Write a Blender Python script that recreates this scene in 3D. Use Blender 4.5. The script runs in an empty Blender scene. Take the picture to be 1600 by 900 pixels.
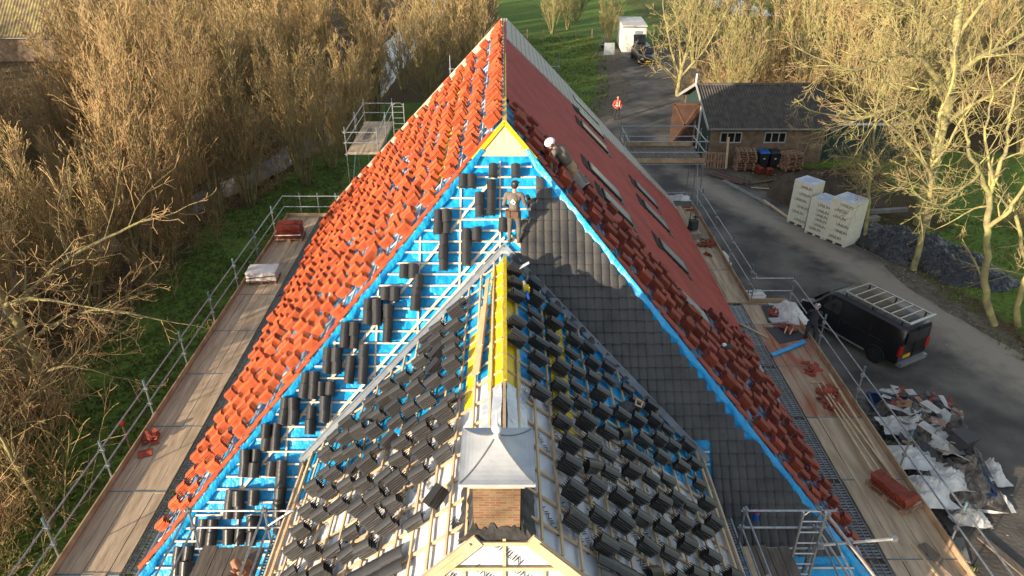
import bpy, bmesh, math, random
from mathutils import Vector, Matrix, noise
R = math.radians
C = bpy.context.scene.collection
SC = bpy.context.scene

# ------------------------------------------------------------------ camera, sky, sun, exposure
CAM_H = 15.6
cd = bpy.data.cameras.new('camera'); cam = bpy.data.objects.new('camera', cd); C.objects.link(cam)
cam.location = (0, 0, CAM_H); cam.rotation_euler = (R(90 - 29), 0, 0)
cd.sensor_width = 36; cd.lens = 36 * 1130 / 1600; cd.shift_x = 12 / 1600
cd.clip_start = 0.1; cd.clip_end = 3000
SC.camera = cam
SUN_DIR = Vector((1, 0.95, -0.28)).normalized()
wd = bpy.data.worlds.new('World'); SC.world = wd; wd.use_nodes = True
nt = wd.node_tree
sky = nt.nodes.new('ShaderNodeTexSky'); sky.sky_type = 'NISHITA'; sky.sun_disc = False
sky.sun_elevation = math.asin(-SUN_DIR.z); sky.sun_rotation = R(226); sky.air_density = 1.0; sky.dust_density = 1.0
bg = nt.nodes['Background']; hsv = nt.nodes.new('ShaderNodeHueSaturation'); hsv.inputs['Saturation'].default_value = .55; nt.links.new(sky.outputs[0], hsv.inputs['Color']); nt.links.new(hsv.outputs[0], bg.inputs[0]); bg.inputs[1].default_value = 0.145
sl = bpy.data.lights.new('sun', 'SUN'); sl.energy = 5.0; sl.angle = R(0.55); sl.color = (1.0, 0.82, 0.60)
so = bpy.data.objects.new('sun', sl); C.objects.link(so)
so.rotation_euler = SUN_DIR.to_track_quat('-Z', 'Y').to_euler(); so.location = (-40, -40, 30)
SC.view_settings.view_transform = 'Standard'; SC.view_settings.look = 'None'
SC.view_settings.exposure = 0.9; SC.view_settings.gamma = 1
SC.cycles.max_bounces = 5; SC.cycles.diffuse_bounces = 3; SC.cycles.transparent_max_bounces = 6

# ------------------------------------------------------------------ materials
MATS = {}
def mat(name, col, rough=0.7, col2=None, scale=6.0, var=0.25, bump=0.15, metal=0.0, detail=4, rand=0.0, stretch=None, bscale=None, spec=0.5, coord='Object', lo=.35, hi=.65, alpha=None, bdist=.03):
    if name in MATS: return MATS[name]
    m = bpy.data.materials.new(name); m.use_nodes = True; t = m.node_tree; N = t.nodes; L = t.links
    b = N['Principled BSDF']; b.inputs['Roughness'].default_value = rough; b.inputs['Metallic'].default_value = metal
    b.inputs['Specular IOR Level'].default_value = spec
    tc = N.new('ShaderNodeTexCoord'); mp = N.new('ShaderNodeMapping')
    L.new(tc.outputs[coord], mp.inputs[0])
    if stretch: mp.inputs['Scale'].default_value = stretch
    nz = N.new('ShaderNodeTexNoise'); nz.inputs['Scale'].default_value = scale; nz.inputs['Detail'].default_value = detail
    L.new(mp.outputs[0], nz.inputs[0])
    cr = N.new('ShaderNodeValToRGB'); L.new(nz.outputs[0], cr.inputs[0])
    c2 = col2 if col2 else tuple(min(1, c * (1 - var)) for c in col)
    cr.color_ramp.elements[0].position = lo; cr.color_ramp.elements[1].position = hi
    cr.color_ramp.elements[0].color = (*c2, 1); cr.color_ramp.elements[1].color = (*col, 1)
    out = cr.outputs[0]
    if rand:
        oi = N.new('ShaderNodeObjectInfo'); mr = N.new('ShaderNodeMapRange')
        mr.inputs[3].default_value = 1 - rand; mr.inputs[4].default_value = 1 + rand * .6
        L.new(oi.outputs['Random'], mr.inputs[0])
        hs = N.new('ShaderNodeHueSaturation'); L.new(mr.outputs[0], hs.inputs['Value']); L.new(out, hs.inputs['Color']); out = hs.outputs[0]
    L.new(out, b.inputs['Base Color'])
    if bump:
        n2 = N.new('ShaderNodeTexNoise'); n2.inputs['Scale'].default_value = bscale or scale * 3; n2.inputs['Detail'].default_value = 4
        L.new(mp.outputs[0], n2.inputs[0])
        bp = N.new('ShaderNodeBump'); bp.inputs['Strength'].default_value = bump; bp.inputs['Distance'].default_value = bdist
        L.new(n2.outputs[0], bp.inputs['Height']); L.new(bp.outputs[0], b.inputs['Normal'])
    if alpha is not None: b.inputs['Alpha'].default_value = alpha
    MATS[name] = m; return m

def brick_mat(name, c1, c2, mortar, s=1.0):
    m = bpy.data.materials.new(name); m.use_nodes = True; N = m.node_tree.nodes; L = m.node_tree.links
    b = N['Principled BSDF']; b.inputs['Roughness'].default_value = .9
    tc = N.new('ShaderNodeTexCoord'); sp = N.new('ShaderNodeSeparateXYZ'); L.new(tc.outputs['Object'], sp.inputs[0])
    ad = N.new('ShaderNodeMath'); L.new(sp.outputs[0], ad.inputs[0]); L.new(sp.outputs[1], ad.inputs[1])
    cb = N.new('ShaderNodeCombineXYZ'); L.new(ad.outputs[0], cb.inputs[0]); L.new(sp.outputs[2], cb.inputs[1])
    bt = N.new('ShaderNodeTexBrick'); L.new(cb.outputs[0], bt.inputs[0])
    bt.inputs['Scale'].default_value = 1; bt.inputs['Brick Width'].default_value = .21 * s; bt.inputs['Row Height'].default_value = .062 * s
    bt.inputs['Mortar Size'].default_value = .009 * s; bt.inputs['Color1'].default_value = (*c1, 1); bt.inputs['Color2'].default_value = (*c2, 1)
    bt.inputs['Mortar'].default_value = (*mortar, 1)
    nz = N.new('ShaderNodeTexNoise'); nz.inputs['Scale'].default_value = 3; nz.inputs['Detail'].default_value = 6; L.new(tc.outputs['Object'], nz.inputs[0])
    mx = N.new('ShaderNodeMix'); mx.data_type = 'RGBA'; mx.blend_type = 'MULTIPLY'; mx.inputs[0].default_value = .7
    cr = N.new('ShaderNodeValToRGB'); cr.color_ramp.elements[0].color = (.35, .33, .28, 1); cr.color_ramp.elements[1].color = (1, 1, .95, 1)
    cr.color_ramp.elements[0].position = .3; cr.color_ramp.elements[1].position = .6
    L.new(nz.outputs[0], cr.inputs[0]); L.new(bt.outputs[0], mx.inputs[6]); L.new(cr.outputs[0], mx.inputs[7]); L.new(mx.outputs[2], b.inputs['Base Color'])
    bp = N.new('ShaderNodeBump'); bp.inputs['Strength'].default_value = .5; bp.inputs['Distance'].default_value = .01
    L.new(bt.outputs[1], bp.inputs['Height']); bp.invert = True; L.new(bp.outputs[0], b.inputs['Normal'])
    MATS[name] = m; return m

BLUE = mat('blue_membrane', (.010, .40, .80), .38, (.006, .29, .66), 3.5, bump=.8, bscale=6, bdist=.07, stretch=(1, 1, .45), detail=7)
YELLOW = mat('yellow_membrane', (.80, .58, .01), .45, (.6, .42, .01), 4, bump=.5, bscale=9)
WHITEFOIL = mat('white_foil', (.66, .68, .70), .35, (.5, .53, .58), 2, bump=.3, bscale=6)
SILVER = mat('silver_foil', (.55, .60, .66), .3, (.42, .47, .55), 3, bump=.7, bscale=8, metal=.25)
PINE = mat('pine_batten', (.62, .46, .28), .75, (.48, .34, .20), 3, bump=.1, stretch=(1, 1, 1))
PLY = mat('pale_boarding', (.72, .58, .38), .7, (.58, .44, .27), 2, bump=.08, stretch=(9, 1, .6))
VERGE = mat('pale_verge_board', (.66, .55, .42), .75, (.55, .45, .34), 3, bump=.1)
DECKW = mat('scaffold_board_wood', (.56, .43, .29), .85, (.38, .275, .175), 2.2, bump=.25, stretch=(4, .5, 2), detail=7)
DECKR = mat('red_dusted_board', (.42, .30, .20), .85, (.36, .12, .06), 1.6, bump=.25, stretch=(2.2, .5, 1), detail=9, lo=.36, hi=.62)
TOEW = mat('toe_board_wood', (.50, .37, .23), .8, (.32, .20, .11), 2, bump=.15)
GREYW = mat('weathered_board', (.19, .15, .115), .85, (.10, .08, .065), 3, bump=.3, stretch=(6, .6, 2), detail=7)
STEEL = mat('galvanised_steel', (.40, .42, .44), .42, (.26, .28, .30), 12, bump=.05, metal=.75)
GRATE = mat('perforated_steel', (.26, .27, .28), .5, (.15, .155, .16), 10, bump=.1, metal=.6)
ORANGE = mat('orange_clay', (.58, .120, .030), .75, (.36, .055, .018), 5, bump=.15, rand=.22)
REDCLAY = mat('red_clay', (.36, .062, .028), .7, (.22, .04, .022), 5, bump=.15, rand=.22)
BLACKT = mat('black_glazed_tile', (.034, .033, .034), .36, (.028, .027, .027), 4, bump=.12, rand=.3, spec=.6)
BLACKL = mat('black_laid_tile', (.084, .080, .074), .48, (.040, .040, .042), 1.6, bump=.25, bscale=14, spec=.55, detail=7)
REDL = mat('red_laid_tile', (.40, .060, .042), .75, (.29, .042, .03), 1.2, bump=.15, bscale=20, detail=8)
LEAD = mat('lead_sheet', (.46, .48, .50), .5, (.36, .38, .41), 3, bump=.15, metal=.12)
DARKLEAD = mat('dark_lead', (.05, .05, .052), .6, (.02, .02, .02), 6, bump=.4)
WHITEP = mat('white_paint', (.78, .78, .76), .45, (.68, .68, .66), 3, bump=.05)
BRICK = brick_mat('chimney_brick', (.20, .070, .038), (.26, .16, .075), (.22, .19, .14), .72)
BRICK2 = brick_mat('shed_brick', (.20, .12, .08), (.26, .17, .11), (.18, .16, .13))
CONC = mat('concrete', (.30, .28, .25), .9, (.20, .19, .17), 4, bump=.3)
GLASS = mat('roof_window_glass', (.38, .45, .44), .22, (.32, .39, .38), 2, bump=0, spec=.8)
DGLASS = mat('dark_glass', (.015, .017, .02), .08, (.01, .012, .015), 2, bump=0, spec=.8)
BFRAME = mat('dark_frame', (.03, .033, .037), .45, bump=.05)
CARP = mat('black_car_paint', (.010, .010, .012), .28, (.014, .014, .015), 5, bump=0, spec=.6)
TYRE = mat('tyre_rubber', (.018, .018, .018), .85, bump=.2)
ALU = mat('aluminium', (.60, .61, .62), .35, (.5, .51, .52), 9, bump=.03, metal=.7)
PLASTW = mat('white_plastic_sheet', (.74, .73, .69), .6, (.56, .55, .52), 3, bump=.6, bscale=9, bdist=.04)
PLASTB = mat('black_plastic_sheet', (.010, .011, .015), .26, (.022, .024, .030), 3, bump=1.0, bscale=3.2, bdist=.22, spec=.7, detail=3)
CREAM = mat('cream_insulation', (.80, .77, .62), .7, (.72, .69, .54), 6, bump=.05)
INK = mat('black_print', (.02, .02, .025), .6, bump=0)
BINK = mat('blue_print', (.12, .28, .55), .6, bump=0)
BLUEP = mat('blue_paint', (.02, .14, .50), .5, (.015, .1, .4), 5, bump=.1)
REDP = mat('red_plastic', (.7, .04, .02), .4, bump=0)
REDLAMP = mat('red_lamp_glass', (.45, .015, .012), .2, bump=0)
PLATE = mat('yellow_plate', (.75, .45, .03), .5, bump=0)
RUST = mat('rusty_brown_door', (.085, .042, .028), .8, (.055, .03, .02), 2, bump=.3, detail=7)
GREENP = mat('dark_green_boards', (.02, .05, .045), .7, (.03, .06, .05), 2, bump=.2, stretch=(8, 8, .5))
CORR = mat('grey_corrugated_sheet', (.12, .105, .09), .9, (.065, .058, .052), 2.5, bump=.3, detail=8)
MOSSROOF = mat('mossy_tile_roof', (.30, .25, .10), .9, (.16, .11, .075), 1.5, bump=.4, detail=8)
PALLET = mat('pallet_wood', (.36, .22, .14), .85, (.25, .15, .10), 4, bump=.2)
BARKL = mat('olive_bark', (.36, .32, .12), .9, (.20, .15, .09), 2.5, bump=.8, bscale=9, detail=8, rand=.2)
TWIGL = mat('russet_twig', (.42, .265, .12), .85, (.28, .19, .085), 1, bump=0, rand=.25)
TWIGO = mat('olive_twig', (.46, .34, .14), .85, (.36, .23, .11), 1, bump=0, rand=.25)
BARKR = mat('mossy_yellow_bark', (.40, .37, .13), .9, (.20, .17, .10), 2.2, bump=.9, bscale=9, detail=8, rand=.15)
TWIGR = mat('yellow_twig', (.34, .31, .115), .85, (.27, .18, .10), .8, bump=0, rand=.2)
GRASSM = mat('grass_blade', (.13, .19, .035), .8, (.10, .12, .035), .6, bump=0)
MUD = mat('brown_soil', (.10, .075, .05), .95, (.055, .042, .03), 1.2, bump=.8, bscale=5, bdist=.08, detail=8)

# ------------------------------------------------------------------ mesh helpers
class MB:
    def __init__(s): s.v = []; s.f = []
    def add(s, vs, fs):
        n = len(s.v); s.v.extend(tuple(p) for p in vs); s.f.extend(tuple(n + i for i in q) for q in fs); return s
    def box(s, x0, x1, y0, y1, z0, z1, M=None, bev=0):
        vs = [Vector((x, y, z)) for z in (z0, z1) for y in (y0, y1) for x in (x0, x1)]
        if M is not None: vs = [M @ p for p in vs]
        return s.add(vs, [(0, 2, 3, 1), (4, 5, 7, 6), (0, 1, 5, 4), (2, 6, 7, 3), (0, 4, 6, 2), (1, 3, 7, 5)])
    def bar(s, a, b, w, h, up=Vector((0, 0, 1))):
        a = Vector(a); b = Vector(b); d = (b - a); L = d.length
        if L < 1e-5: return s
        d /= L; x = d.cross(up)
        if x.length < 1e-4: x = Vector((1, 0, 0))
        x.normalize(); z = x.cross(d)
        M = Matrix((( x.x, d.x, z.x, a.x), (x.y, d.y, z.y, a.y), (x.z, d.z, z.z, a.z), (0, 0, 0, 1)))
        return s.box(-w / 2, w / 2, 0, L, -h / 2, h / 2, M)
    def tube(s, pts, rs, n=8, cap=True):
        pts = [Vector(p) for p in pts]
        if not isinstance(rs, (list, tuple)): rs = [rs] * len(pts)
        base = len(s.v); ref = None
        for i, p in enumerate(pts):
            d = (pts[min(i + 1, len(pts) - 1)] - pts[max(i - 1, 0)])
            if d.length < 1e-7: d = Vector((0, 0, 1))
            d.normalize()
            if ref is None:
                ref = d.cross(Vector((0, 0, 1)) if abs(d.z) < .9 else Vector((1, 0, 0))).normalized()
            ref = (ref - d * ref.dot(d))
            if ref.length < 1e-5: ref = d.orthogonal()
            ref.normalize(); q = d.cross(ref)
            for k in range(n):
                a = 2 * math.pi * k / n
                s.v.append(tuple(p + (ref * math.cos(a) + q * math.sin(a)) * rs[i]))
        for i in range(len(pts) - 1):
            for k in range(n):
                k2 = (k + 1) % n; o = base + i * n
                s.f.append((o + k, o + k2, o + n + k2, o + n + k))
        if cap:
            s.f.append(tuple(base + k for k in reversed(range(n)))); o = base + (len(pts) - 1) * n
            s.f.append(tuple(o + k for k in range(n)))
        return s
    def ball(s, c, r, n=10, m=7, sc=(1, 1, 1)):
        c = Vector(c); base = len(s.v)
        for i in range(m + 1):
            t = math.pi * i / m
            for k in range(n):
                a = 2 * math.pi * k / n
                s.v.append((c.x + r * sc[0] * math.sin(t) * math.cos(a), c.y + r * sc[1] * math.sin(t) * math.sin(a), c.z + r * sc[2] * math.cos(t)))
        for i in range(m):
            for k in range(n):
                k2 = (k + 1) % n; s.f.append((base + i * n + k, base + (i + 1) * n + k, base + (i + 1) * n + k2, base + i * n + k2))
        return s
    def mesh(s, name, m=None, smooth=False):
        me = bpy.data.meshes.new(name); me.from_pydata(s.v, [], s.f)
        for x in (m if isinstance(m, (list, tuple)) else [m]):
            if x: me.materials.append(x)
        if smooth: me.polygons.foreach_set('use_smooth', [True] * len(me.polygons))
        me.update(); return me
    def build(s, name, m, parent=None, smooth=False):
        return link(name, s.mesh(name, m, smooth), parent)
def link(name, me, parent=None):
    o = bpy.data.objects.new(name, me); C.objects.link(o)
    if parent is not None: o.parent = parent
    return o
def tag(o, label=None, cat=None, group=None, kind=None):
    if label:
        o['label'] = label
        n = len(label.split())
        if not 4 <= n <= 16: print('LABELLEN', n, label)
    if cat: o['category'] = cat
    if group: o['group'] = group
    if kind: o['kind'] = kind
    return o
def thing(name, label, cat, loc=(0, 0, 0), rz=0, group=None):
    o = bpy.data.objects.new(name, None); C.objects.link(o); o.empty_display_size = .2
    o.location = loc; o.rotation_euler = (0, 0, rz); tag(o, label, cat, group); return o
def copy_tree(o, parent=None):
    c = o.copy(); C.objects.link(c); c.parent = parent
    for ch in list(o.children): copy_tree(ch, c)
    return c
ONES = 'zero one two three four five six seven eight nine ten eleven twelve thirteen fourteen fifteen sixteen seventeen eighteen nineteen'.split()
ORD = 'zeroth first second third fourth fifth sixth seventh eighth ninth tenth eleventh twelfth thirteenth fourteenth fifteenth sixteenth seventeenth eighteenth nineteenth'.split()
def card(n): return ONES[n] if n < 20 else {2: 'twenty', 3: 'thirty', 4: 'forty', 5: 'fifty'}[n // 10] + ('' if n % 10 == 0 else '-' + ONES[n % 10])
def ordn(n):
    if n < 20: return ORD[n]
    if n % 10 == 0: return {2: 'twentieth', 3: 'thirtieth', 4: 'fortieth', 5: 'fiftieth'}[n // 10]
    return {2: 'twenty', 3: 'thirty', 4: 'forty', 5: 'fifty'}[n // 10] + '-' + ORD[n % 10]

class Slope:
    """a roof plane: a runs along u, b runs up the slope, h along the normal"""
    def __init__(s, o, u, v, poly):
        s.o = Vector(o); s.u = Vector(u).normalized(); s.v = Vector(v).normalized(); s.n = s.u.cross(s.v).normalized()
        if s.n.z < 0: s.n = -s.n
        s.poly = poly
    def p(s, a, b, h=0): return s.o + s.u * a + s.v * b + s.n * h
    def M(s, a, b, h=0, rot=0):
        x = s.v.cross(s.n)         # local x, y = up slope, z = normal (right handed)
        m = Matrix(((x.x, s.v.x, s.n.x, 0), (x.y, s.v.y, s.n.y, 0), (x.z, s.v.z, s.n.z, 0), (0, 0, 0, 1)))
        return Matrix.Translation(s.p(a, b, h)) @ m @ Matrix.Rotation(rot, 4, 'Z')
    def inside(s, a, b, poly=None):
        poly = poly or s.poly; r = False; n = len(poly)
        for i in range(n):
            (x1, y1), (x2, y2) = poly[i], poly[(i + 1) % n]
            if (y1 > b) != (y2 > b) and a < (x2 - x1) * (b - y1) / (y2 - y1) + x1: r = not r
        return r
    def scan(s, val, axis, poly=None):
        poly = poly or s.poly; xs = []; n = len(poly)
        for i in range(n):
            p, q = poly[i], poly[(i + 1) % n]
            if axis == 'b' : y1, y2, x1, x2 = p[1], q[1], p[0], q[0]
            else: y1, y2, x1, x2 = p[0], q[0], p[1], q[1]
            if (y1 > val) != (y2 > val): xs.append((x2 - x1) * (val - y1) / (y2 - y1) + x1)
        xs.sort(); return list(zip(xs[0::2], xs[1::2]))
    def slab(s, mb, poly, h0, h1):
        n = len(poly); vs = [s.p(a, b, h0) for a, b in poly] + [s.p(a, b, h1) for a, b in poly]
        fs = [tuple(range(n, 2 * n)), tuple(reversed(range(n)))] + [(i, (i + 1) % n, n + (i + 1) % n, n + i) for i in range(n)]
        mb.add(vs, fs); return mb
    def sheet(s, mb, poly, h, res=.25, amp=.012, seed=0):
        """wrinkled sheet over poly (cells wholly inside kept, borders covered by the slab below)"""
        amin = min(p[0] for p in poly); amax = max(p[0] for p in poly); bmin = min(p[1] for p in poly); bmax = max(p[1] for p in poly)
        nb = max(1, int((bmax - bmin) / res)); rows = []
        for j in range(nb + 1):
            b = bmin + (bmax - bmin) * min(max(j / nb, 1e-4), 1 - 1e-4); sc = s.scan(b, 'b', poly)
            if not sc: rows.append(None); continue
            rows.append((b, sc[0][0], sc[-1][1]))
        na = max(2, int((amax - amin) / res)); base = len(mb.v); idx = []
        for r in rows:
            if r is None: idx.append(None); continue
            b, x0, x1 = r; row = []
            for i in range(na + 1):
                a = x0 + (x1 - x0) * i / na
                hh = h + amp * noise.noise(Vector((a * 2.3, b * 2.3, seed))) + amp * .7 * noise.noise(Vector((a * 7, b * 5, seed)))
                row.append(len(mb.v)); mb.v.append(tuple(s.p(a, b, hh)))
            idx.append(row)
        for r0, r1 in zip(idx, idx[1:]):
            if r0 is None or r1 is None: continue
            for i in range(na): mb.f.append((r0[i], r0[i + 1], r1[i + 1], r1[i]))
        return mb
    def batten_a(s, mb, b, h, w=.045, t=.03, poly=None, j=0, gap=0):      # runs along a at height b
        for x0, x1 in s.scan(b, 'b', poly):
            if x1 - x0 < .1: continue
            mb.bar(s.p(x0 + .02, b + random.uniform(-j, j), h), s.p(x1 - .02, b + random.uniform(-j, j), h), w, t, s.n)
    def batten_b(s, mb, a, h, w=.045, t=.03, poly=None):
        for y0, y1 in s.scan(a, 'a', poly):
            if y1 - y0 < .1: continue
            mb.bar(s.p(a, y0 + .02, h), s.p(a, y1 - .02, h), w, t, s.n)
    def tiles(s, mb, poly, w, c, h, amp, lip, jit=.004, seed=0):
        """laid interlocking tiles: every tile a curved patch with a raised lower end"""
        rnd = random.Random(seed)
        bmin = min(p[1] for p in poly); bmax = max(p[1] for p in poly); k = 0; b = bmin
        while b < bmax - c * .3:
            for x0, x1 in s.scan(min(b + c * .5, bmax - 1e-3), 'b', poly):
                i0 = round(x0 / w); i1 = round(x1 / w)
                for i in range(i0, i1):
                    a0 = i * w; dh = rnd.uniform(-jit, jit); db = rnd.uniform(-jit, jit) * 1.5; base = len(mb.v); n = 6
                    for (bb, hh) in ((b + db, h + lip), (b + c + .02 + db, h)):
                        for q in range(n + 1):
                            t = q / n; z = amp * (math.cos((t - .5) * math.pi) ** .7 if 0 < t < 1 else 0)
                            mb.v.append(tuple(s.p(a0 + t * w, bb, hh + z + dh)))
                    for q in range(n + 1):
                        t = q / n; mb.v.append(tuple(s.p(a0 + t * w, b + db, h - .01)))
                    for q in range(n):
                        mb.f.append((base + q, base + q + 1, base + n + 2 + q, base + n + 1 + q))
                        mb.f.append((base + 2 * (n + 1) + q, base + 2 * (n + 1) + q + 1, base + q + 1, base + q))
            b += c
        return mb

# ------------------------------------------------------------------ the setting: terrain, water, road
def dist_poly(x, y, pl):
    best = 1e9
    for (x1, y1), (x2, y2) in zip(pl, pl[1:]):
        dx, dy = x2 - x1, y2 - y1; t = max(0, min(1, ((x - x1) * dx + (y - y1) * dy) / (dx * dx + dy * dy)))
        best = min(best, math.hypot(x - x1 - t * dx, y - y1 - t * dy))
    return best
DITCH = [(-10, 150), (-11, 110), (-11.6, 89), (-13, 62), (-14.5, 47), (-18.4, 37), (-22, 31), (-28, 22), (-36, 8), (-45, -10)]
CANAL = [(33, 190), (35.0, 140), (35.4, 118), (36, 108)]
ROAD = [(17.6, -10), (17.0, 6), (16.2, 15), (15.6, 20), (15.2, 24), (14.2, 29), (12.7, 34), (11.2, 38), (10.2, 43), (9.7, 48), (10.6, 53), (12.6, 60), (13.6, 67), (14.3, 74), (14.6, 80)]
def ground_z(x, y):
    z = .10 * noise.noise(Vector((x * .12, y * .12, 0))) + .04 * noise.noise(Vector((x * .5, y * .5, 3)))
    near = min(1, dist_poly(x, y, ROAD) / 7); z *= near
    if -11 < x < 11 and 5 < y < 36: z *= .3
    d = dist_poly(x, y, DITCH)
    if d < 4.2: z -= .85 * (0.5 + .5 * math.cos(math.pi * min(1, d / 4.2)))
    d = dist_poly(x, y, CANAL)
    if d < 5.5: z -= .9 * (0.5 + .5 * math.cos(math.pi * min(1, d / 5.5)))
    return z - .03
def axis(lo, hi, step, far):
    xs = [lo + i * step for i in range(int((hi - lo) / step) + 1)]
    d = step; l = [];  x = lo
    while x > -far: d *= 1.5; x -= d; l.append(x)
    r = []; x = xs[-1]; d = step
    while x < far: d *= 1.5; x += d; r.append(x)
    return sorted(l) + xs + r
def ground():
    xs = axis(-60, 55, .8, 900); ys = axis(2, 110, .8, 1300)
    me = bpy.data.meshes.new('ground'); vs = [(x, y, ground_z(x, y)) for y in ys for x in xs]; n = len(xs)
    fs = [(j * n + i, j * n + i + 1, (j + 1) * n + i + 1, (j + 1) * n + i) for j in range(len(ys) - 1) for i in range(n - 1)]
    me.from_pydata(vs, [], fs)
    ca = me.color_attributes.new('cover', 'FLOAT_COLOR', 'POINT')
    for k, (x, y, z) in enumerate(vs):
        litter = .33 if x < 0 and y < 60 else .22
        ed = 11.5 + (0 if y < 30 else (y - 30) * .05)
        if y < 60:
            litter = max(litter, min(1, (-x - ed - 1.8) / 4.5)) if y < 38 else max(litter, min(1, (-x - 12.5) / 3))
        else: litter = max(litter * .6, min(1, (2 - x - (y - 60) * .02) / 4)) if y < 120 else .3
        if x > 0:
            rd = dist_poly(x, y, ROAD)
            if x > 12: litter = max(litter, max(0, 1 - abs(rd - 4.4) / 2.6) * (1 if y < 44 else .4))
            if x > 13 and y > 47: litter = max(litter, min(1, (x - 16.5) / 3) * (1 if y < 90 else .5))
            if 15 < x < 24 and 34 < y < 44: litter = max(litter, .75)
        mud = 0.0
        if x > 0: mud = max(0, 1 - max(0, dist_poly(x, y, ROAD) - 4.2) / 1.6)
        if -2 < x < 14 and y < 48: mud = 1
        if 10 < x < 16 and y < 17: mud = .75
        if abs(x) < 8.5 and y < 33: mud = 1
        ca.data[k].color = (litter, mud, 0, 1)
    m = bpy.data.materials.new('ground_cover'); m.use_nodes = True; N = m.node_tree.nodes; L = m.node_tree.links
    b = N['Principled BSDF']; b.inputs['Roughness'].default_value = .95; b.inputs['Specular IOR Level'].default_value = .2
    tc = N.new('ShaderNodeTexCoord')
    def nz(s, d=5):
        q = N.new('ShaderNodeTexNoise'); q.inputs['Scale'].default_value = s; q.inputs['Detail'].default_value = d; L.new(tc.outputs['Object'], q.inputs[0]); return q.outputs[0]
    def ramp(src, c0, c1, p0=.35, p1=.65):
        r = N.new('ShaderNodeValToRGB'); r.color_ramp.elements[0].position = p0; r.color_ramp.elements[1].position = p1
        r.color_ramp.elements[0].color = (*c0, 1); r.color_ramp.elements[1].color = (*c1, 1); L.new(src, r.inputs[0]); return r.outputs[0]
    def mix(f, a, c):
        q = N.new('ShaderNodeMix'); q.data_type = 'RGBA'; L.new(f, q.inputs[0]); L.new(a, q.inputs[6]); L.new(c, q.inputs[7]); return q.outputs[2]
    gr = mix(nz(.35), ramp(nz(9, 8), (.065, .12, .018), (.15, .27, .036)), ramp(nz(4, 8), (.09, .12, .032), (.19, .27, .05)))
    li = mix(nz(1.1), ramp(nz(12, 9), (.03, .022, .014), (.16, .10, .055)), ramp(nz(7, 9), (.05, .045, .02), (.13, .10, .05)))
    mu = mix(nz(.8), ramp(nz(7, 9), (.075, .062, .048), (.17, .14, .105)), ramp(nz(3, 9), (.10, .085, .065), (.22, .19, .14)))
    at = N.new('ShaderNodeVertexColor'); at.layer_name = 'cover'; sp = N.new('ShaderNodeSeparateColor'); L.new(at.outputs[0], sp.inputs[0])
    def mask(src, sc):
        a = N.new('ShaderNodeMath'); a.operation = 'ADD'; L.new(src, a.inputs[0]); L.new(nz(sc, 7), a.inputs[1])
        r = N.new('ShaderNodeMapRange'); r.inputs[1].default_value = .84; r.inputs[2].default_value = 1.16; L.new(a.outputs[0], r.inputs[0]); return r.outputs[0]
    col = mix(mask(sp.outputs[0], 1.3), gr, li); col = mix(mask(sp.outputs[1], 1.0), col, mu)
    L.new(col, b.inputs['Base Color'])
    bp = N.new('ShaderNodeBump'); bp.inputs['Strength'].default_value = .9; bp.inputs['Distance'].default_value = .12
    L.new(nz(5, 8), bp.inputs['Height']); L.new(bp.outputs[0], b.inputs['Normal'])
    me.materials.append(m); me.polygons.foreach_set('use_smooth', [True] * len(me.polygons))
    tag(link('ground', me), kind='structure')
ground()
def ribbon(name, pl, w, z, m, step=.7, jit=.0, widths=None, seed=1, dry=None):
    rnd = random.Random(seed); pts = []
    for (x1, y1), (x2, y2) in zip(pl, pl[1:]):
        L = math.hypot(x2 - x1, y2 - y1); n = max(1, int(L / step))
        for i in range(n): pts.append(Vector((x1 + (x2 - x1) * i / n, y1 + (y2 - y1) * i / n)))
    pts.append(Vector(pl[-1])); 
    for _ in range(4): pts = [pts[0]] + [(pts[i - 1] + pts[i] * 2 + pts[i + 1]) / 4 for i in range(1, len(pts) - 1)] + [pts[-1]]
    mb = MB(); K = 20 if dry else 8 
    for i, p in enumerate(pts):
        d = (pts[min(i + 1, len(pts) - 1)] - pts[max(i - 1, 0)]).normalized(); nn = Vector((-d.y, d.x))
        ww = w if widths is None else widths(p)
        e0 = ww + jit * (noise.noise(Vector((i * .13, 0, seed))) * 1.6 + noise.noise(Vector((i * .6, 3, seed))) * .4); e1 = ww + jit * (noise.noise(Vector((i * .13, 9, seed))) * 1.6 + noise.noise(Vector((i * .6, 5, seed))) * .4)
        for k in range(K + 1):
            t = k / K; q = p + nn * (-e0 + (e0 + e1) * t)
            mb.v.append((q.x, q.y, z))
    for i in range(len(pts) - 1):
        for k in range(K):
            o = i * (K + 1) + k; mb.f.append((o, o + K + 1, o + K + 2, o + 1))
    o = mb.build(name, m); tag(o, kind='structure')
    if dry:
        ca = o.data.color_attributes.new('dry', 'FLOAT_COLOR', 'POINT')
        for k, v in enumerate(mb.v): ca.data[k].color = (dry(v[0], v[1]), 0, 0, 1)
    return o
ROADM = mat('wet_gravel_road', (.165, .148, .125), .85, (.060, .054, .048), .55, bump=.8, bscale=9, bdist=.03, detail=9, lo=.38, hi=.66)
def dry_mask(x, y):
    best = 9; 
    d = dist_poly(x, y, [(10.8, 44), (12.9, 38.5), (15.1, 33.5), (17.2, 28.6), (18.6, 24), (19.6, 19), (20.2, 12)])
    return max(0, 1 - d / (1.5 + (.8 if y < 30 else 0))) * (1 if y < 42 else .5)
t_ = ROADM.node_tree; cr_ = [n for n in t_.nodes if n.type == 'VALTORGB'][0]; nz_ = [n for n in t_.nodes if n.type == 'TEX_NOISE'][0]; bs_ = t_.nodes['Principled BSDF']
va = t_.nodes.new('ShaderNodeVertexColor'); va.layer_name = 'dry'; sp_ = t_.nodes.new('ShaderNodeSeparateColor'); t_.links.new(va.outputs[0], sp_.inputs[0])
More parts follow.
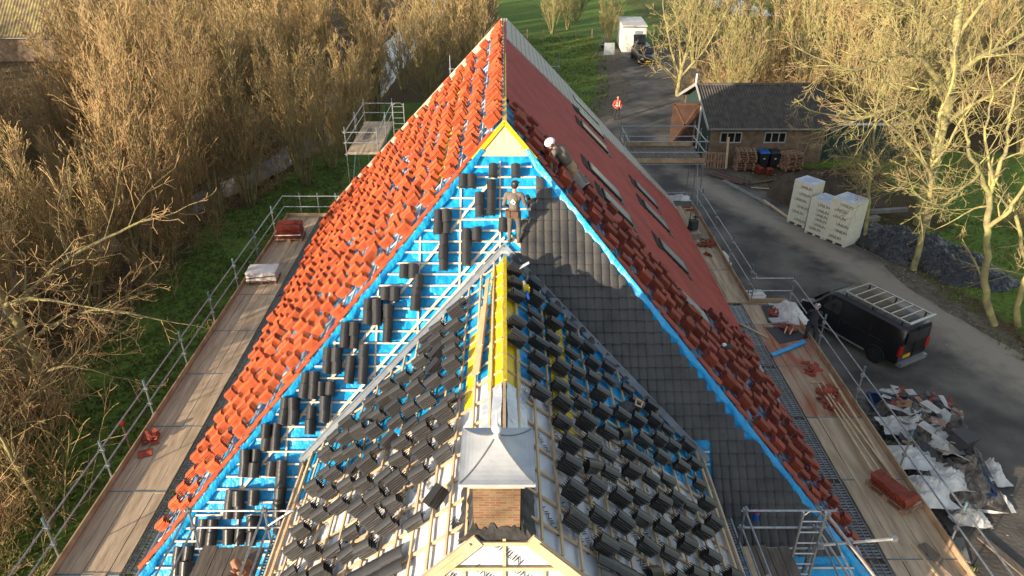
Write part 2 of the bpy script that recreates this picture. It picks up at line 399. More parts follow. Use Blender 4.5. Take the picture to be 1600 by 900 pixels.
n3 = t_.nodes.new('ShaderNodeTexNoise'); n3.inputs['Scale'].default_value = 1.6; n3.inputs['Detail'].default_value = 9; t_.links.new([n for n in t_.nodes if n.type == 'MAPPING'][0].outputs[0], n3.inputs[0])
ad = t_.nodes.new('ShaderNodeMath'); t_.links.new(sp_.outputs[0], ad.inputs[0]); t_.links.new(n3.outputs[0], ad.inputs[1])
mr = t_.nodes.new('ShaderNodeMapRange'); mr.inputs[1].default_value = .62; mr.inputs[2].default_value = 1.35; t_.links.new(ad.outputs[0], mr.inputs[0])
mx = t_.nodes.new('ShaderNodeMix'); mx.data_type = 'RGBA'; t_.links.new(mr.outputs[0], mx.inputs[0]); t_.links.new(cr_.outputs[0], mx.inputs[6]); mx.inputs[7].default_value = (.30, .26, .205, 1); t_.links.new(mx.outputs[2], bs_.inputs['Base Color'])
ribbon('road', ROAD, 4.0, widths=lambda p: 4.0 if p.y < 50 else max(2.3, 4.0 - (p.y - 50) * .17), z=.012, m=ROADM, jit=.6, dry=dry_mask)
WATER = mat('still_water', (.20, .22, .25), .03, (.13, .14, .15), .7, bump=.02, bscale=2, spec=1.0)
ribbon('ditch_water', DITCH, 1.7, -.42, WATER, jit=.6, seed=2, widths=lambda p: 1.15 if p.y < 50 else min(2.7, 1.5 + (p.y - 50) * .08)) if True else ribbon('ditch_water', DITCH, 1.7, -.42, WATER, jit=.6, seed=2)
ribbon('canal_water', CANAL, 4.2, -.40, WATER, jit=.6, seed=3)
def patch(name, poly, z, m):
    mb = MB(); mb.add([(x, y, z) for x, y in poly], [tuple(range(len(poly)))]); o = mb.build(name, m); tag(o, kind='structure')
YARDM = mat('dark_yard_gravel', (.095, .084, .07), .85, (.045, .041, .037), .6, bump=.5, bscale=9, detail=9)
rr = random.Random(4)
patch('yard', [(-6.5, 31.5)] + [(-6.5 + i * 1.9 + rr.uniform(-.3, .3), 43 + (i * .4) + rr.uniform(-.6, .6)) for i in range(8)] + [(11.2, 46)] + [(13.6 + rr.uniform(-.3, .3), 40 - i * 2.2) for i in range(4)] + [(12.2, 30), (12.4, 24), (12.8, 20)] + [(13.0 + rr.uniform(-.4, .4), 18.0 - i * .6) for i in range(3)] + [(8, 14.5), (8, 31.5)], .008, ROADM)

def scatter_grass():
    rnd = random.Random(9); mb = MB()
    def tuft(x, y, z, s):
        for _ in range(3):
            a = rnd.uniform(0, 6.28); l = s * rnd.uniform(.6, 1.2); ox = rnd.uniform(-.06, .06); oy = rnd.uniform(-.06, .06)
            dx, dy = math.cos(a) * .035, math.sin(a) * .035; b = rnd.uniform(-.08, .08)
            mb.add([(x + ox - dx, y + oy - dy, z - .02), (x + ox + dx, y + oy + dy, z - .02), (x + ox + b, y + oy + b, z + l)], [(0, 1, 2)])
    zones = [(9000, -16, -9.8, 10, 45, .13), (3500, -14, 6, 34, 60, .13), (7000, 2, 13, 52, 90, .2), (2500, 10, 13, 47, 56, .3), (2500, 19, 30, 22, 36, .15), (1200, 10, 17, 9, 16, .14)]
    for n, x0, x1, y0, y1, s in zones:
        for _ in range(n):
            x = rnd.uniform(x0, x1); y = rnd.uniform(y0, y1)
            if dist_poly(x, y, ROAD) < 4.0 or dist_poly(x, y, DITCH) < 2.6: continue
            if noise.noise(Vector((x * .5, y * .5, 7))) < -.25: continue
            tuft(x, y, ground_z(x, y), s * rnd.uniform(.6, 1.3))
    o = mb.build('grass', GRASSM); tag(o, 'short green grass tufts growing on the lawns around the farm', 'grass', kind='stuff')
scatter_grass()
# ------------------------------------------------------------------ survey helper: a point of the photograph dropped onto a known plane of the place
CT, ST = math.cos(R(29)), math.sin(R(29))
def ray(x, y):
    v = (y - 450) / 1130; return Vector(((x - 788) / 1130, CT - ST * v, -(ST + CT * v)))
def G(x, y, z=0.0):
    r = ray(x, y); t = (z - CAM_H) / r.z; return Vector((r.x * t, r.y * t, z))
def on(s, x, y):
    r = ray(x, y); c = Vector((0, 0, CAM_H)); t = (s.o - c).dot(s.n) / r.dot(s.n); q = c + r * t - s.o
    return q.dot(s.u), q.dot(s.v)

# ------------------------------------------------------------------ farmhouse: walls and the four roof planes
farm = thing('farmhouse', 'large brick farmhouse being re-roofed, half red clay and half black tiles', 'farmhouse')
W2, YF, YB, ZE, ZR = 7.57, 10.2, 31.0, 3.0, 10.6
YR0, YR1 = 17.1, 32.65
LS = math.hypot(W2, ZR - ZE)
SL = Slope((-W2, YF, ZE), (0, 1, 0), (W2, 0, ZR - ZE), [(0, 0), (YB - YF, 0), (YR1 - YF, LS), (YR0 - YF, LS)])
SR = Slope((W2, YF, ZE), (0, 1, 0), (-W2, 0, ZR - ZE), [(0, 0), (YB - YF, 0), (YR1 - YF, LS), (YR0 - YF, LS)])
LH = math.hypot(YR0 - YF, ZR - ZE)
SH = Slope((0, YF, ZE), (1, 0, 0), (0, YR0 - YF, ZR - ZE), [(-W2, 0), (W2, 0), (0, LH)])
# front wing
WW, WZE, WZR, WYF, WYR, WYB, WYJ = 4.2, 4.8, 8.2, 6.0, 7.0, 11.83, 14.92
LW = math.hypot(WW, WZR - WZE)
WL = Slope((-WW, 0, WZE), (0, 1, 0), (WW, 0, WZR - WZE), [(WYF, 0), (WYB, 0), (WYJ, LW), (WYR, LW)])
WR = Slope((WW, 0, WZE), (0, 1, 0), (-WW, 0, WZR - WZE), [(WYF, 0), (WYB, 0), (WYJ, LW), (WYR, LW)])
LWF = math.hypot(WYR - WYF, WZR - WZE)
WF = Slope((0, WYF, WZE), (1, 0, 0), (0, WYR - WYF, WZR - WZE), [(-WW, 0), (WW, 0), (0, LWF)])

def build_shell():
    mb = MB(); t = .3
    for a, b in (((-7.2, 10.7), (-7.2, 30.8)), ((7.2, 10.7), (7.2, 30.8)), ((-7.35, 10.7), (7.35, 10.7)), ((-7.35, 30.9), (7.35, 30.9))):
        mb.bar((*a, 1.5), (*b, 1.5), t, 3.0)
    for a, b in (((-3.9, 6.0), (-3.9, 10.5)), ((3.9, 6.0), (3.9, 10.5)), ((-4.05, 5.95), (4.05, 5.95))):
        mb.bar((*a, 2.4), (*b, 2.4), t, 4.8)
    # rear gable
    mb.add([(-7.1, 31.1, 3), (7.1, 31.1, 3), (0, 32.3, 10.3), (-7.1, 30.8, 3), (7.1, 30.8, 3), (0, 32.0, 10.3)], [(0, 1, 2), (5, 4, 3), (0, 3, 4, 1), (1, 4, 5, 2), (2, 5, 3, 0)])
    mb.build('wall', BRICK2, farm)
    m2 = MB(); SL.slab(m2, SL.poly, -.16, 0); m2.build('roof_slope', BLUE, farm)
    m2 = MB(); SR.slab(m2, SR.poly, -.16, 0); m2.build('roof_slope', BLUE, farm)
    m2 = MB(); SH.slab(m2, SH.poly, -.16, -.006); m2.build('hip_slope', BLUE, farm)
    m2 = MB(); WL.slab(m2, WL.poly, -.16, -.006); m2.build('wing_roof_slope', WHITEFOIL, farm)
    m2 = MB(); WR.slab(m2, WR.poly, -.16, -.006); m2.build('wing_roof_slope', WHITEFOIL, farm)
    m2 = MB(); WF.slab(m2, WF.poly, -.16, 0); m2.build('wing_hip_slope', WHITEFOIL, farm)
    # gutters along the eaves
    for s in (-1, 1):
        MB().tube([(s * 7.68, 10.1, 2.93), (s * 7.68, 31.1, 2.93)], .07, 8).build('gutter', LEAD, farm)
        MB().tube([(s * 4.3, 5.9, 4.72), (s * 4.3, 11.6, 4.72)], .06, 8).build('gutter', LEAD, farm)
build_shell()

def add_line(mb, p, q, w, h, up): mb.bar(p, q, w, h, up)

# ---- left slope (under the clay stacks)
def left_slope():
    random.seed(3)
    mb = MB(); SL.sheet(mb, SL.poly, .012, .3, .02, 1); mb.build('roof_membrane', BLUE, farm, True)
    yb = MB(); SL.sheet(yb, [(7.6, LS - 2.6), (21.5, LS - 2.6), (21.9, LS - 1.7), (7.0, LS - 1.7)], .035, .3, .015, 2); yb.build('yellow_membrane_band', YELLOW, farm, True)
    bt = MB()
    b = .3
    while b < LS - .2: SL.batten_a(bt, b, .075, .04, .03); b += .36
    a = .4
    while a < 22: SL.batten_b(bt, a, .045, .05, .03); a += .6
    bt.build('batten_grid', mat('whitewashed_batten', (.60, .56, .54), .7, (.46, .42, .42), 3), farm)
    vb = MB(); a0 = YB - YF
    SL.slab(vb, [(a0 - 1.0, 0), (a0 + .04, 0), (a0 + 1.69, LS), (a0 - .1, LS)], .085, .15); vb.build('verge_board', VERGE, farm)
left_slope()
def hip_cap_tiles(S, flip, m, name, side):
    """row of clay tiles laid along the hip line"""
    mb = MB(); rnd = random.Random(6); p0 = S.p(0, 0); p1 = S.p(YR0 - YF, LS); L = (p1 - p0).length; d = (p1 - p0) / L
    n = S.n; x = d.cross(n); x.normalize()
    if x.y < 0: x = -x     # towards the rear, onto the slope
    k = 0; s = .15
    while s < L - .5:
        for col in range(1):
            c = p0 + d * s + x * (.16 + .04 * col) + n * (.10 + rnd.uniform(-.01, .03)); a = rnd.uniform(-.12, .12)
            dd = (d * math.cos(a) + x * math.sin(a)); xx = dd.cross(n).normalized(); base = len(mb.v)
            for t in (0, 1):
                for q in range(7):
                    w = (q / 6 - .5) * .26; hh = .045 * math.cos(w / .26 * math.pi)
                    mb.v.append(tuple(c + dd * (t * .40) + xx * w + n * (hh + (.03 if t == 0 else 0))))
            for t in (0, 1):
                for q in range(7):
                    w = (q / 6 - .5) * .26; hh = .045 * math.cos(w / .26 * math.pi) - .02
                    mb.v.append(tuple(c + dd * (t * .40) + xx * w + n * (hh + (.03 if t == 0 else 0))))
            for q in range(6):
                mb.f += [(base + q, base + q + 1, base + 8 + q, base + 7 + q), (base + 14 + q, base + 21 + q, base + 22 + q, base + 15 + q), (base + q, base + 14 + q, base + 15 + q, base + q + 1), (base + 7 + q, base + 8 + q, base + 22 + q, base + 21 + q)]
            mb.f += [(base, base + 7, base + 21, base + 14), (base + 6, base + 20, base + 27, base + 13)]
        s += .34 if side == 'l' else (.34 if rnd.random() < .8 else .6)
    mb.build(name, m, farm)
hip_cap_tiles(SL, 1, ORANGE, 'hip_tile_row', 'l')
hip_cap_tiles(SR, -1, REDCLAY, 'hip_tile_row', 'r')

# ---- right slope: laid red tiles up to the diagonal, membrane below it
EDGE = [on(SR, 790, 160), on(SR, 930, 315), on(SR, 1060, 462), on(SR, 1185, 550)]
def right_slope():
    random.seed(5)
    mb = MB(); SR.sheet(mb, SR.poly, .012, .3, .02, 4); mb.build('roof_membrane', BLUE, farm, True)
    far_ = YB - YF
    laid = [(EDGE[3][0], 0), (far_ - .95, 0), (far_ + .7, LS - .02), (EDGE[0][0], LS - .02), EDGE[1], EDGE[2], (EDGE[3][0], EDGE[3][1])]
    mt = MB(); SR.tiles(mt, laid, .20, .26, .075, .022, .022, .003, 7); mt.build('laid_red_tiles', REDL, farm)
    bt = MB(); low = [(0, 0), (EDGE[3][0] + .1, 0), (EDGE[2][0] + .1, EDGE[2][1]), (EDGE[1][0] + .1, EDGE[1][1]), (EDGE[0][0], LS), (YR0 - YF, LS)]
    b = .3
    while b < LS - .2: SR.batten_a(bt, b, .07, .035, .025, low); b += .27
    a = .3
    while a < 10: SR.batten_b(bt, a, .04, .04, .03, low); a += .6
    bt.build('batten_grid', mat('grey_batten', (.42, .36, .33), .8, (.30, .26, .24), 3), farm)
    vb = MB(); a0 = YB - YF
    SR.slab(vb, [(a0 - .7, .0), (a0 + .04, 0), (a0 + 1.69, LS), (a0 - 3.1, LS)], .075, .145)
    m = mat('pale_verge_slates', (.50, .47, .41), .8, (.42, .40, .35), 3, bump=.1)
    vb.build('verge_sheet', m, farm)
    jl = MB()
    for k in range(42):                                    # lap joints of the pale verge strip
        b = .2 + k * .25; t = b / LS; a1 = a0 - .7 - 2.4 * t; jl.bar(SR.p(a1, b, .147), SR.p(a0 + .04 + 1.65 * t, b, .147), .03, .012, SR.n)
    jl.build('verge_joint', mat('verge_joint_grey', (.34, .32, .28), .8, bump=0), farm)
    # ridge of the main roof
    rb = MB(); rb.bar((0, YR0 + .05, ZR + .05), (0, YR1 + .02, ZR + .05), .10, .09); rb.build('ridge_batten', PINE, farm)
    ry = MB(); ry.bar((.03, YR0, ZR + .10), (.03, YR0 + 8, ZR + .10), .05, .03); ry.build('ridge_membrane_strip', YELLOW, farm)
right_slope()

# skylights in the laid red slope
def skylight(x0, x1, yc, w=.68, lit=0):
    b0 = LS * (W2 - x0) / W2; b1 = LS * (W2 - x1) / W2; a = yc - YF; t = bpy.data.objects.new('roof_window', None)
    C.objects.link(t); t.parent = farm; lo, hi = min(b0, b1), max(b0, b1)
    f = MB()
    for aa in (a - w / 2, a + w / 2): f.bar(SR.p(aa, lo - .05, .12), SR.p(aa, hi + .05, .12), .05, .11, SR.n)
    for bb in (lo, hi): f.bar(SR.p(a - w / 2, bb, .122), SR.p(a + w / 2, bb, .122), .07, .112, SR.n)
    f.build('frame', BFRAME, t)
    fl = MB(); SR.slab(fl, [(a - w / 2 - .14, lo - .26), (a + w / 2 + .14, lo - .26), (a + w / 2 + .14, lo - .06), (a - w / 2 - .14, lo - .06)], .10, .125); fl.build('flashing', DARKLEAD, t); fl = MB()
    SR.slab(fl, [(a - w / 2 - .14, hi + .06), (a + w / 2 + .14, hi + .06), (a + w / 2 + .14, hi + .22), (a - w / 2 - .14, hi + .22)], .10, .125)
    for k in range(7): 
        aa = a - w / 2 - .1 + k * (w + .2) / 6; fl.bar(SR.p(aa, hi + .1, .13), SR.p(aa, hi + .34, .13), .04, .03, SR.n)
    fl.build('flashing', DARKLEAD, t)
    g = MB(); SR.slab(g, [(a - w / 2 + .03, lo + .03), (a + w / 2 - .03, lo + .03), (a + w / 2 - .03, hi - .03), (a - w / 2 + .03, hi - .03)], .12, .185); g.build('pane', GLASS, t)
for x0, x1, y in ((2.82, 3.86, 30.4), (2.86, 3.84, 28.5), (2.79, 3.74, 26.4), (2.5, 3.45, 21.0), (2.75, 3.55, 19.35), (4.88, 5.68, 25.75), (4.83, 5.7, 23.65), (4.77, 5.6, 20.3), (4.7, 5.45, 16.9)):
    skylight(x0, x1, y)

# ---- hip face
def hip_face():
    random.seed(8)
    m = MB(); SH.sheet(m, SH.poly, .014, .13, .042, 5); m.build('hip_membrane', BLUE, farm, True)
    tb = 9.43; top = [(-.62, tb), (.62, tb), (0, LH)]
    t = MB(); SH.slab(t, top, .05, .08); t.build('pale_boarding', PLY, farm)
    y = MB()
    for s in (-1, 1): y.bar(SH.p(s * .74, tb - .1, .11), SH.p(s * .0, LH + .02, .11), .10, .025, SH.n)
    y.build('yellow_hip_strip', YELLOW, farm)
    bl = MB()                                   # membrane folded over both hips
    for s in (-1, 1):
        base = len(bl.v); n = 90
        for i in range(n + 1):
            u = i / n * .93; px = s * W2 * (1 - u); b = LH * u; wv = .10 + .035 * math.sin(i * .9) + random.uniform(-.02, .02)
            d = Vector((-s * W2, 0, 0)).normalized()
            bl.v.append(tuple(SH.p(px, b, .13) + Vector((s * .02, .02, .05))))
            bl.v.append(tuple(SH.p(px - s * wv * .5, b, .125 + random.uniform(0, .015))))
            bl.v.append(tuple(SH.p(px - s * wv, b, .085 + random.uniform(0, .02))))
        for i in range(n):
            o = base + i * 3; bl.f += [(o, o + 1, o + 4, o + 3), (o + 1, o + 2, o + 5, o + 4)]
    bl.build('folded_membrane_edge', BLUE, farm, True)
    laid = [on(SH, *p) for p in ((842, 288), (842, 318), (829, 318), (829, 345), (816, 345), (816, 402), (800, 402), (1075, 690), (1110, 700), (1110, 868), (1330, 868))]
    b_end = laid[-1][1]; right_x = W2 * (1 - b_end / LH) - .1
    poly = laid[:10] + [(right_x, b_end), (W2 * (1 - laid[0][1] / LH) - .12, laid[0][1])]
    mt = MB(); SH.tiles(mt, poly, .185, .262, .075, .030, .038, .006, 3); mt.build('laid_black_tiles', BLACKL, farm)
    bt = MB(); A = [p for p in ((-W2 + .1, 0), (W2 - .1, 0), (.55, tb - .2), (-.55, tb - .2))]
    notlaid = [(-W2 + .1, .02), (W2 - .1, .02), (W2 * (1 - b_end / LH), b_end - .03), (laid[9][0], b_end - .03), (laid[8][0] - .02, laid[8][1]), (laid[7][0], laid[7][1]), (0.0, laid[6][1] - .4), (laid[5][0], laid[5][1]), (laid[0][0], laid[0][1]), (.62, tb - .1), (-.62, tb - .1)]
    b = .25
    while b < tb: SH.batten_a(bt, b, .075, .038, .028, notlaid, .006); b += .262
    for a in [x * .92 - .1 for x in range(-8, 7)]: SH.batten_b(bt, a, .045, .04, .028, notlaid)
    for s, off in ((-1, .75),):                     # batten running parallel to the left hip
            bt.bar(SH.p(s * (W2 - off), .2, .05), SH.p(s * .1 * 1, LH - .2 - off * 1.3, .05), .06, .03, SH.n)
    # diagonal pair of battens beside the wing valley
    v0 = on(SH, 788, 395); v1 = on(SH, 500, 722)
    for off in (.35, .62): bt.bar(SH.p(v0[0] - .0, v0[1] + off, .062), SH.p(v1[0] - .0, v1[1] + off, .062), .06, .03, SH.n)
    bt.bar(SH.p(v0[0], v0[1] + .55, .064), SH.p(v0[0] + .55, v0[1] - .05, .064), .06, .03, SH.n)
    bt.build('batten_grid', mat('pale_new_batten', (.74, .64, .52), .7, (.60, .49, .37), 4), farm)
    # lead valley gutters between the wing and the hip face
    vl = MB()
    for s in (-1, 1):
        p = Vector((0, WYJ + .12, WZR + .1)); q = Vector((s * (WW + .15), WYB - .05, WZE + .02)); up = Vector((-s * .35, -.55, .8)).normalized()
        vl.bar(p + SH.n * .1, q + SH.n * .1, .13, .02, up)
        vl.bar(p + SH.n * .13 + Vector((0, .07, .06)), q + SH.n * .13 + Vector((0, .07, .06)), .025, .03, up)
    vl.build('valley_gutter', mat('valley_lead', (.27, .30, .33), .5, (.20, .22, .25), 4, bump=.2), farm)
hip_face()

# ---- wing roof
def text_mesh(txt, size):
    cu = bpy.data.curves.new('t', 'FONT'); cu.body = txt; cu.size = size; cu.align_x = 'CENTER'; cu.resolution_u = 2
    o = bpy.data.objects.new('t', cu); C.objects.link(o); dg = bpy.context.evaluated_depsgraph_get(); dg.update()
    me = bpy.data.meshes.new_from_object(o.evaluated_get(dg)); vs = [v.co.copy() for v in me.vertices]; fs = [tuple(p.vertices) for p in me.polygons]
    bpy.data.objects.remove(o); bpy.data.curves.remove(cu); bpy.data.meshes.remove(me); return vs, fs
UNI = text_mesh('UNILIN', .15); UNIME = MB().add(*UNI).mesh('printed_lettering', INK)
def wing():
    random.seed(12)
    Yb = 10.55
    for S, nm in ((WL, 'l'), (WR, 'r')):
        m = MB(); S.sheet(m, [(Yb, 0), (WYB, 0), (WYJ, LW), (Yb, LW)], .014, .2, .02, 6); m.build('blue_wing_membrane', BLUE, farm, True)
        m = MB(); S.sheet(m, [(WYF, 0), (Yb, 0), (Yb, LW), (WYR, LW)], .012, .2, .014, 7); m.build('insulation_facing', WHITEFOIL, farm, True)
        y = MB(); S.sheet(y, [(9.9, LW - .34), (14.4, LW - .34), (14.7, LW), (9.9, LW)], .04, .2, .03, 8)
        if nm == 'r': S.sheet(y, [(9.6, LW - 1.55), (13.4, LW - 1.55), (13.6, LW - 1.1), (9.6, LW - 1.1)], .04, .2, .015, 9)
        else: S.sheet(y, [(9.9, LW - .86), (12.2, LW - .86), (12.3, LW - .66), (9.9, LW - .66)], .036, .2, .015, 9)
        y.build('yellow_membrane_band', YELLOW, farm, True)
        f = MB(); S.sheet(f, [(7.9, LW - .42), (9.95, LW - .42), (9.95, LW), (7.9, LW)], .075, .12, .03, 10); f.build('silver_ridge_foil', SILVER, farm, True)
        bt = MB(); b = .12
        while b < LW - (.1): S.batten_a(bt, b, .075, .042, .03, j=.008); b += .36
        a = WYF + .2
        while a < 14.6: S.batten_b(bt, a, .042, .045, .03); a += .52 
        for b in (.03, .22): S.batten_a(bt, b, .11, .04, .04)
        bt.build('batten_grid', PINE, farm)
        inv = -1 if nm == 'r' else 1
        for _ in range(46):
            a = random.uniform(6.2, 10.3); b = random.uniform(.3, LW - .5)
            if not S.inside(a, b): continue
            rot = Matrix.Rotation(random.choice((.5, .6, -2.5)), 4, 'Z'); M = S.M(a, b, .034) @ rot
            link('printed_lettering', UNIME, farm).matrix_world = M
    # front hip of the wing: white panels framed in timber
    t = MB()
    for s in (-1, 1): t.bar(WF.p(s * WW * .97, 0, .06), WF.p(s * WW * .97 * .30 / LWF, LWF - .30, .06), .17, .06, WF.n)
    for s in (-1, 1): t.bar(WF.p(s * (WW + .08), 0, .05), WF.p(s * (WW + .08) * .34 / LWF + s * .05, LWF - .34, .05), .035, .14, WF.n)
    for b in (LWF - .36, LWF - .74, LWF - 1.12, LWF - 1.6, LWF - 2.1):
        hw = WW * (1 - b / LWF) - .05; t.bar(WF.p(-hw, b, .055), WF.p(hw, b, .055), .05, .03, WF.n)
    for a in (-.55, 0.0, .55): t.bar(WF.p(a, 0, .025), WF.p(a, LWF * (1 - abs(a) / WW) - .3, .025), .045, .02, WF.n)
    t.build('hip_frame', PINE, farm)
    for a, b, r in ((.02, LWF - .56, -.7), (.30, LWF - .95, -.7), (-.24, LWF - .92, -.7), (-.62, LWF - .98, -.5), (.05, LWF - 1.35, -.7), (.75, LWF - 1.3, .5), (-.9, LWF - 1.4, .4)):
        link('printed_lettering', UNIME, farm).matrix_world = WF.M(a, b, .022) @ Matrix.Rotation(r, 4, 'Z')
    # ridge of the wing
    rb = MB(); rb.bar((0, 8.0, WZR + .07), (0, 14.7, WZR + .07), .05, .12); rb.build('ridge_batten', PINE, farm)
    y = MB(); y.bar((.02, 9.9, WZR + .145), (.02, 14.6, WZR + .145), .06, .02); y.build('yellow_ridge_strip', YELLOW, farm)
    pl = MB(); pl.bar(WL.p(12.9, LW - .42, .13), WL.p(10.6, LW - .55, .13), .17, .03, WL.n); pl.bar(WL.p(13.9, LW - .33, .16), WL.p(11.4, LW - .45, .16), .10, .03, WL.n)
    pl.build('ridge_plank', mat('planed_plank', (.62, .40, .22), .7, (.5, .32, .17), 3, stretch=(5, 1, 1)), farm)
wing()

# ---- chimney
def chimney():
    ch = bpy.data.objects.new('chimney', None); C.objects.link(ch); ch.parent = farm
    s = MB(); s.box(-.41, .21, 6.92, 7.88, 7.2, 8.84); s.build('brick_shaft', BRICK, ch)
    p = MB(); p.box(-.46, .26, 6.88, 7.92, 8.84, 8.90); p.build('cap_plate', mat('pale_stone', (.52, .47, .33), .8, (.4, .36, .25), 5), ch)
    c = MB(); x0, x1, y0, y1 = -.57, .38, 6.86, 7.93; cx, cy = -.10, 7.42; z0 = 8.90; n = 9; base = 0
    for i in range(n + 1):
        t = i / n; k = 1 - t; z = z0 + .045 + .33 * (t ** 1.75)
        for x, y in ((x0, y0), (x1, y0), (x1, y1), (x0, y1)): c.v.append((cx + (x - cx) * k, cy + (y - cy) * k, z))
    for i in range(n):
        for k in range(4): o = i * 4; c.f.append((o + k, o + (k + 1) % 4, o + 4 + (k + 1) % 4, o + 4 + k))
    c.box(x0 - .02, x1 + .02, y0 - .02, y1 + .02, z0, z0 + .045)
    c.build('lead_cap', LEAD, ch)
    e = MB()
    for (x, y) in ((x0, y0), (x1, y0), (x1, y1), (x0, y1)):
        pts = [(cx + (x - cx) * (1 - i / n), cy + (y - cy) * (1 - i / n), z0 + .052 + .33 * ((i / n) ** 1.75)) for i in range(n + 1)]
        e.tube(pts, .009, 5)
    e.build('cap_seam', mat('seam_lead', (.22, .23, .25), .5, bump=0, metal=.4), ch)
    f = MB(); f.tube([(cx, cy, 9.24), (cx, cy, 9.29), (cx, cy, 9.31)], [.06, .03, .03], 12); f.ball((cx, cy, 9.37), .068, 14, 10)
    f.tube([(cx, cy, 9.42), (cx, cy, 9.49), (cx, cy, 9.65)], [.03, .018, .004], 8); f.build('finial', WHITEP, ch, True)
    rnd = random.Random(3); d = MB()
    K = 64
    for ring, (e, hz) in enumerate(((.0, .26), (.05, .14), (.12, .09), (.20, .05))):
        for k in range(K):
            a = k / K * 2 * math.pi; ux = max(-1, min(1, 1.42 * math.cos(a))); uy = max(-1, min(1, 1.42 * math.sin(a)))
            j = rnd.uniform(-.02, .02) * (1 if ring else .3); x = cx + ux * (.325 + e + j); y = 7.40 + uy * (.495 + e + j)
            zz = WZR - abs(x) * .81
            if y < 7: zz = min(zz, WZR - (7 - y) * 3.4)
            
            if y < 6.90: y = 6.90 - (6.90 - y) * .05; zz = WZR - (7 - y) * 3.4
            d.v.append((x, y, zz + hz * rnd.uniform(.7, 1.2)))
    for r in range(3):
        for k in range(K): d.f.append((r * K + k, r * K + (k + 1) % K, r * K + K + (k + 1) % K, r * K + K + k))
    d.build('dark_flashing', DARKLEAD, ch)
chimney()

# ------------------------------------------------------------------ loose tile stacks
def tile_vs(w, L, prof, x, y, z, th, tilt=0):
    n = 6; vs = []
    for zz in (0, -th):
        for t in (0, 1):
            for q in range(n + 1):
                u = q / n; hh = prof * math.sin(u * math.pi) if prof > 0 else 0
                vs.append((x + (u - .5) * w, y + (t - .5) * L, z + hh + zz + tilt * (t - .5)))
    fs = []
    for q in range(n):
        fs += [(q, q + 1, n + 2 + q, n + 1 + q), (2 * (n + 1) + q, 3 * (n + 1) + q, 3 * (n + 1) + q + 1, 2 * (n + 1) + q + 1), (q, 2 * (n + 1) + q, 2 * (n + 1) + q + 1, q + 1), (n + 1 + q, n + 2 + q, 3 * (n + 1) + q + 1, 3 * (n + 1) + q)]
    fs += [(0, n + 1, 3 * (n + 1), 2 * (n + 1)), (n, 3 * n + 2, 4 * n + 3, 2 * n + 1)]
    return vs, fs
def stack_mesh(name, m, N, w, L, prof, seed, fall=0, gap=.040, slide=0):
    rnd = random.Random(seed); mb = MB(); sx = sy = 0
    for i in range(N):
        sx += rnd.uniform(-.006, .006); sy += rnd.uniform(-.006, .006) + slide
        vs, fs = tile_vs(w, L * rnd.uniform(.97, 1.02), prof, 0, 0, 0, .014, rnd.uniform(-.006, .006)); M = Matrix.Translation((sx, sy, .02 + i * gap)) @ Matrix.Rotation(rnd.gauss(0, .035), 4, 'Z') @ Matrix.Rotation(rnd.gauss(0, .012), 4, 'Y')
        mb.add([M @ Vector(v) for v in vs], fs)
    return mb.mesh(name, m)
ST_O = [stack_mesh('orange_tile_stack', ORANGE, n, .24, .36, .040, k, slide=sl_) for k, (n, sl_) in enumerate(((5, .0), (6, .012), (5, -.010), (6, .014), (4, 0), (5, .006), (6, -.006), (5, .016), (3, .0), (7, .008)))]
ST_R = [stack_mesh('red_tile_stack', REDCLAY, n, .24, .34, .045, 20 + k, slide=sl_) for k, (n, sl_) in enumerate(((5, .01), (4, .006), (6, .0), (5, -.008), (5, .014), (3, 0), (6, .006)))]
ST_B = [stack_mesh('black_tile_stack', BLACKT, n, .20, .34, .045, 40 + k, slide=sl_) for k, (n, sl_) in enumerate(((5, .0), (4, .012), (6, .006), (5, -.012), (5, .008), (6, .0), (3, .01), (7, .006)))]
ST_H = [stack_mesh('black_tile_stack', BLACKT, n, .20, .31, .055, 60 + k) for k, n in enumerate((4, 3, 5))]
def place(me, S, a, b, h, rot, name, label, cat, group):
    o = bpy.data.objects.new(name, me); C.objects.link(o); o.matrix_world = S.M(a, b, h, rot); tag(o, label, cat, group); return o

def left_stacks():
    rnd = random.Random(21); items = []
    db, dy = .72, .50
    ni = int((LS - .3) / db)
    for i in range(ni + 1):
        b = .38 + i * db
        for j in range(-16, 52):
            a = j * dy - i * .42 + .25 + rnd.uniform(-.03, .03)
            bb = b + rnd.uniform(-.03, .03)
            lo = (YR0 - YF) * bb / LS + .42 + .1; hi = (YB - YF) - 1.1 + .9 * bb / LS
            if a < lo or a > hi or bb > LS - .05: continue
            if i >= ni - 1 and a > 15 and rnd.random() < .3: continue
            if 3.2 < bb < 7.5 and rnd.random() < .05: continue
            q = SL.p(a, bb); D = CAM_H - q.z; zc = q.y * CT + D * ST
            items.append((zc, i, j, a, bb))
    
    for k in range(26):                                     # crest line right beside the ridge
        a = YR0 - YF + .5 + k * .56; q = SL.p(a, LS - .16); D = CAM_H - q.z; items.append((q.y * CT + D * ST, 20, k, a, LS - .16))
    items.sort(); return items
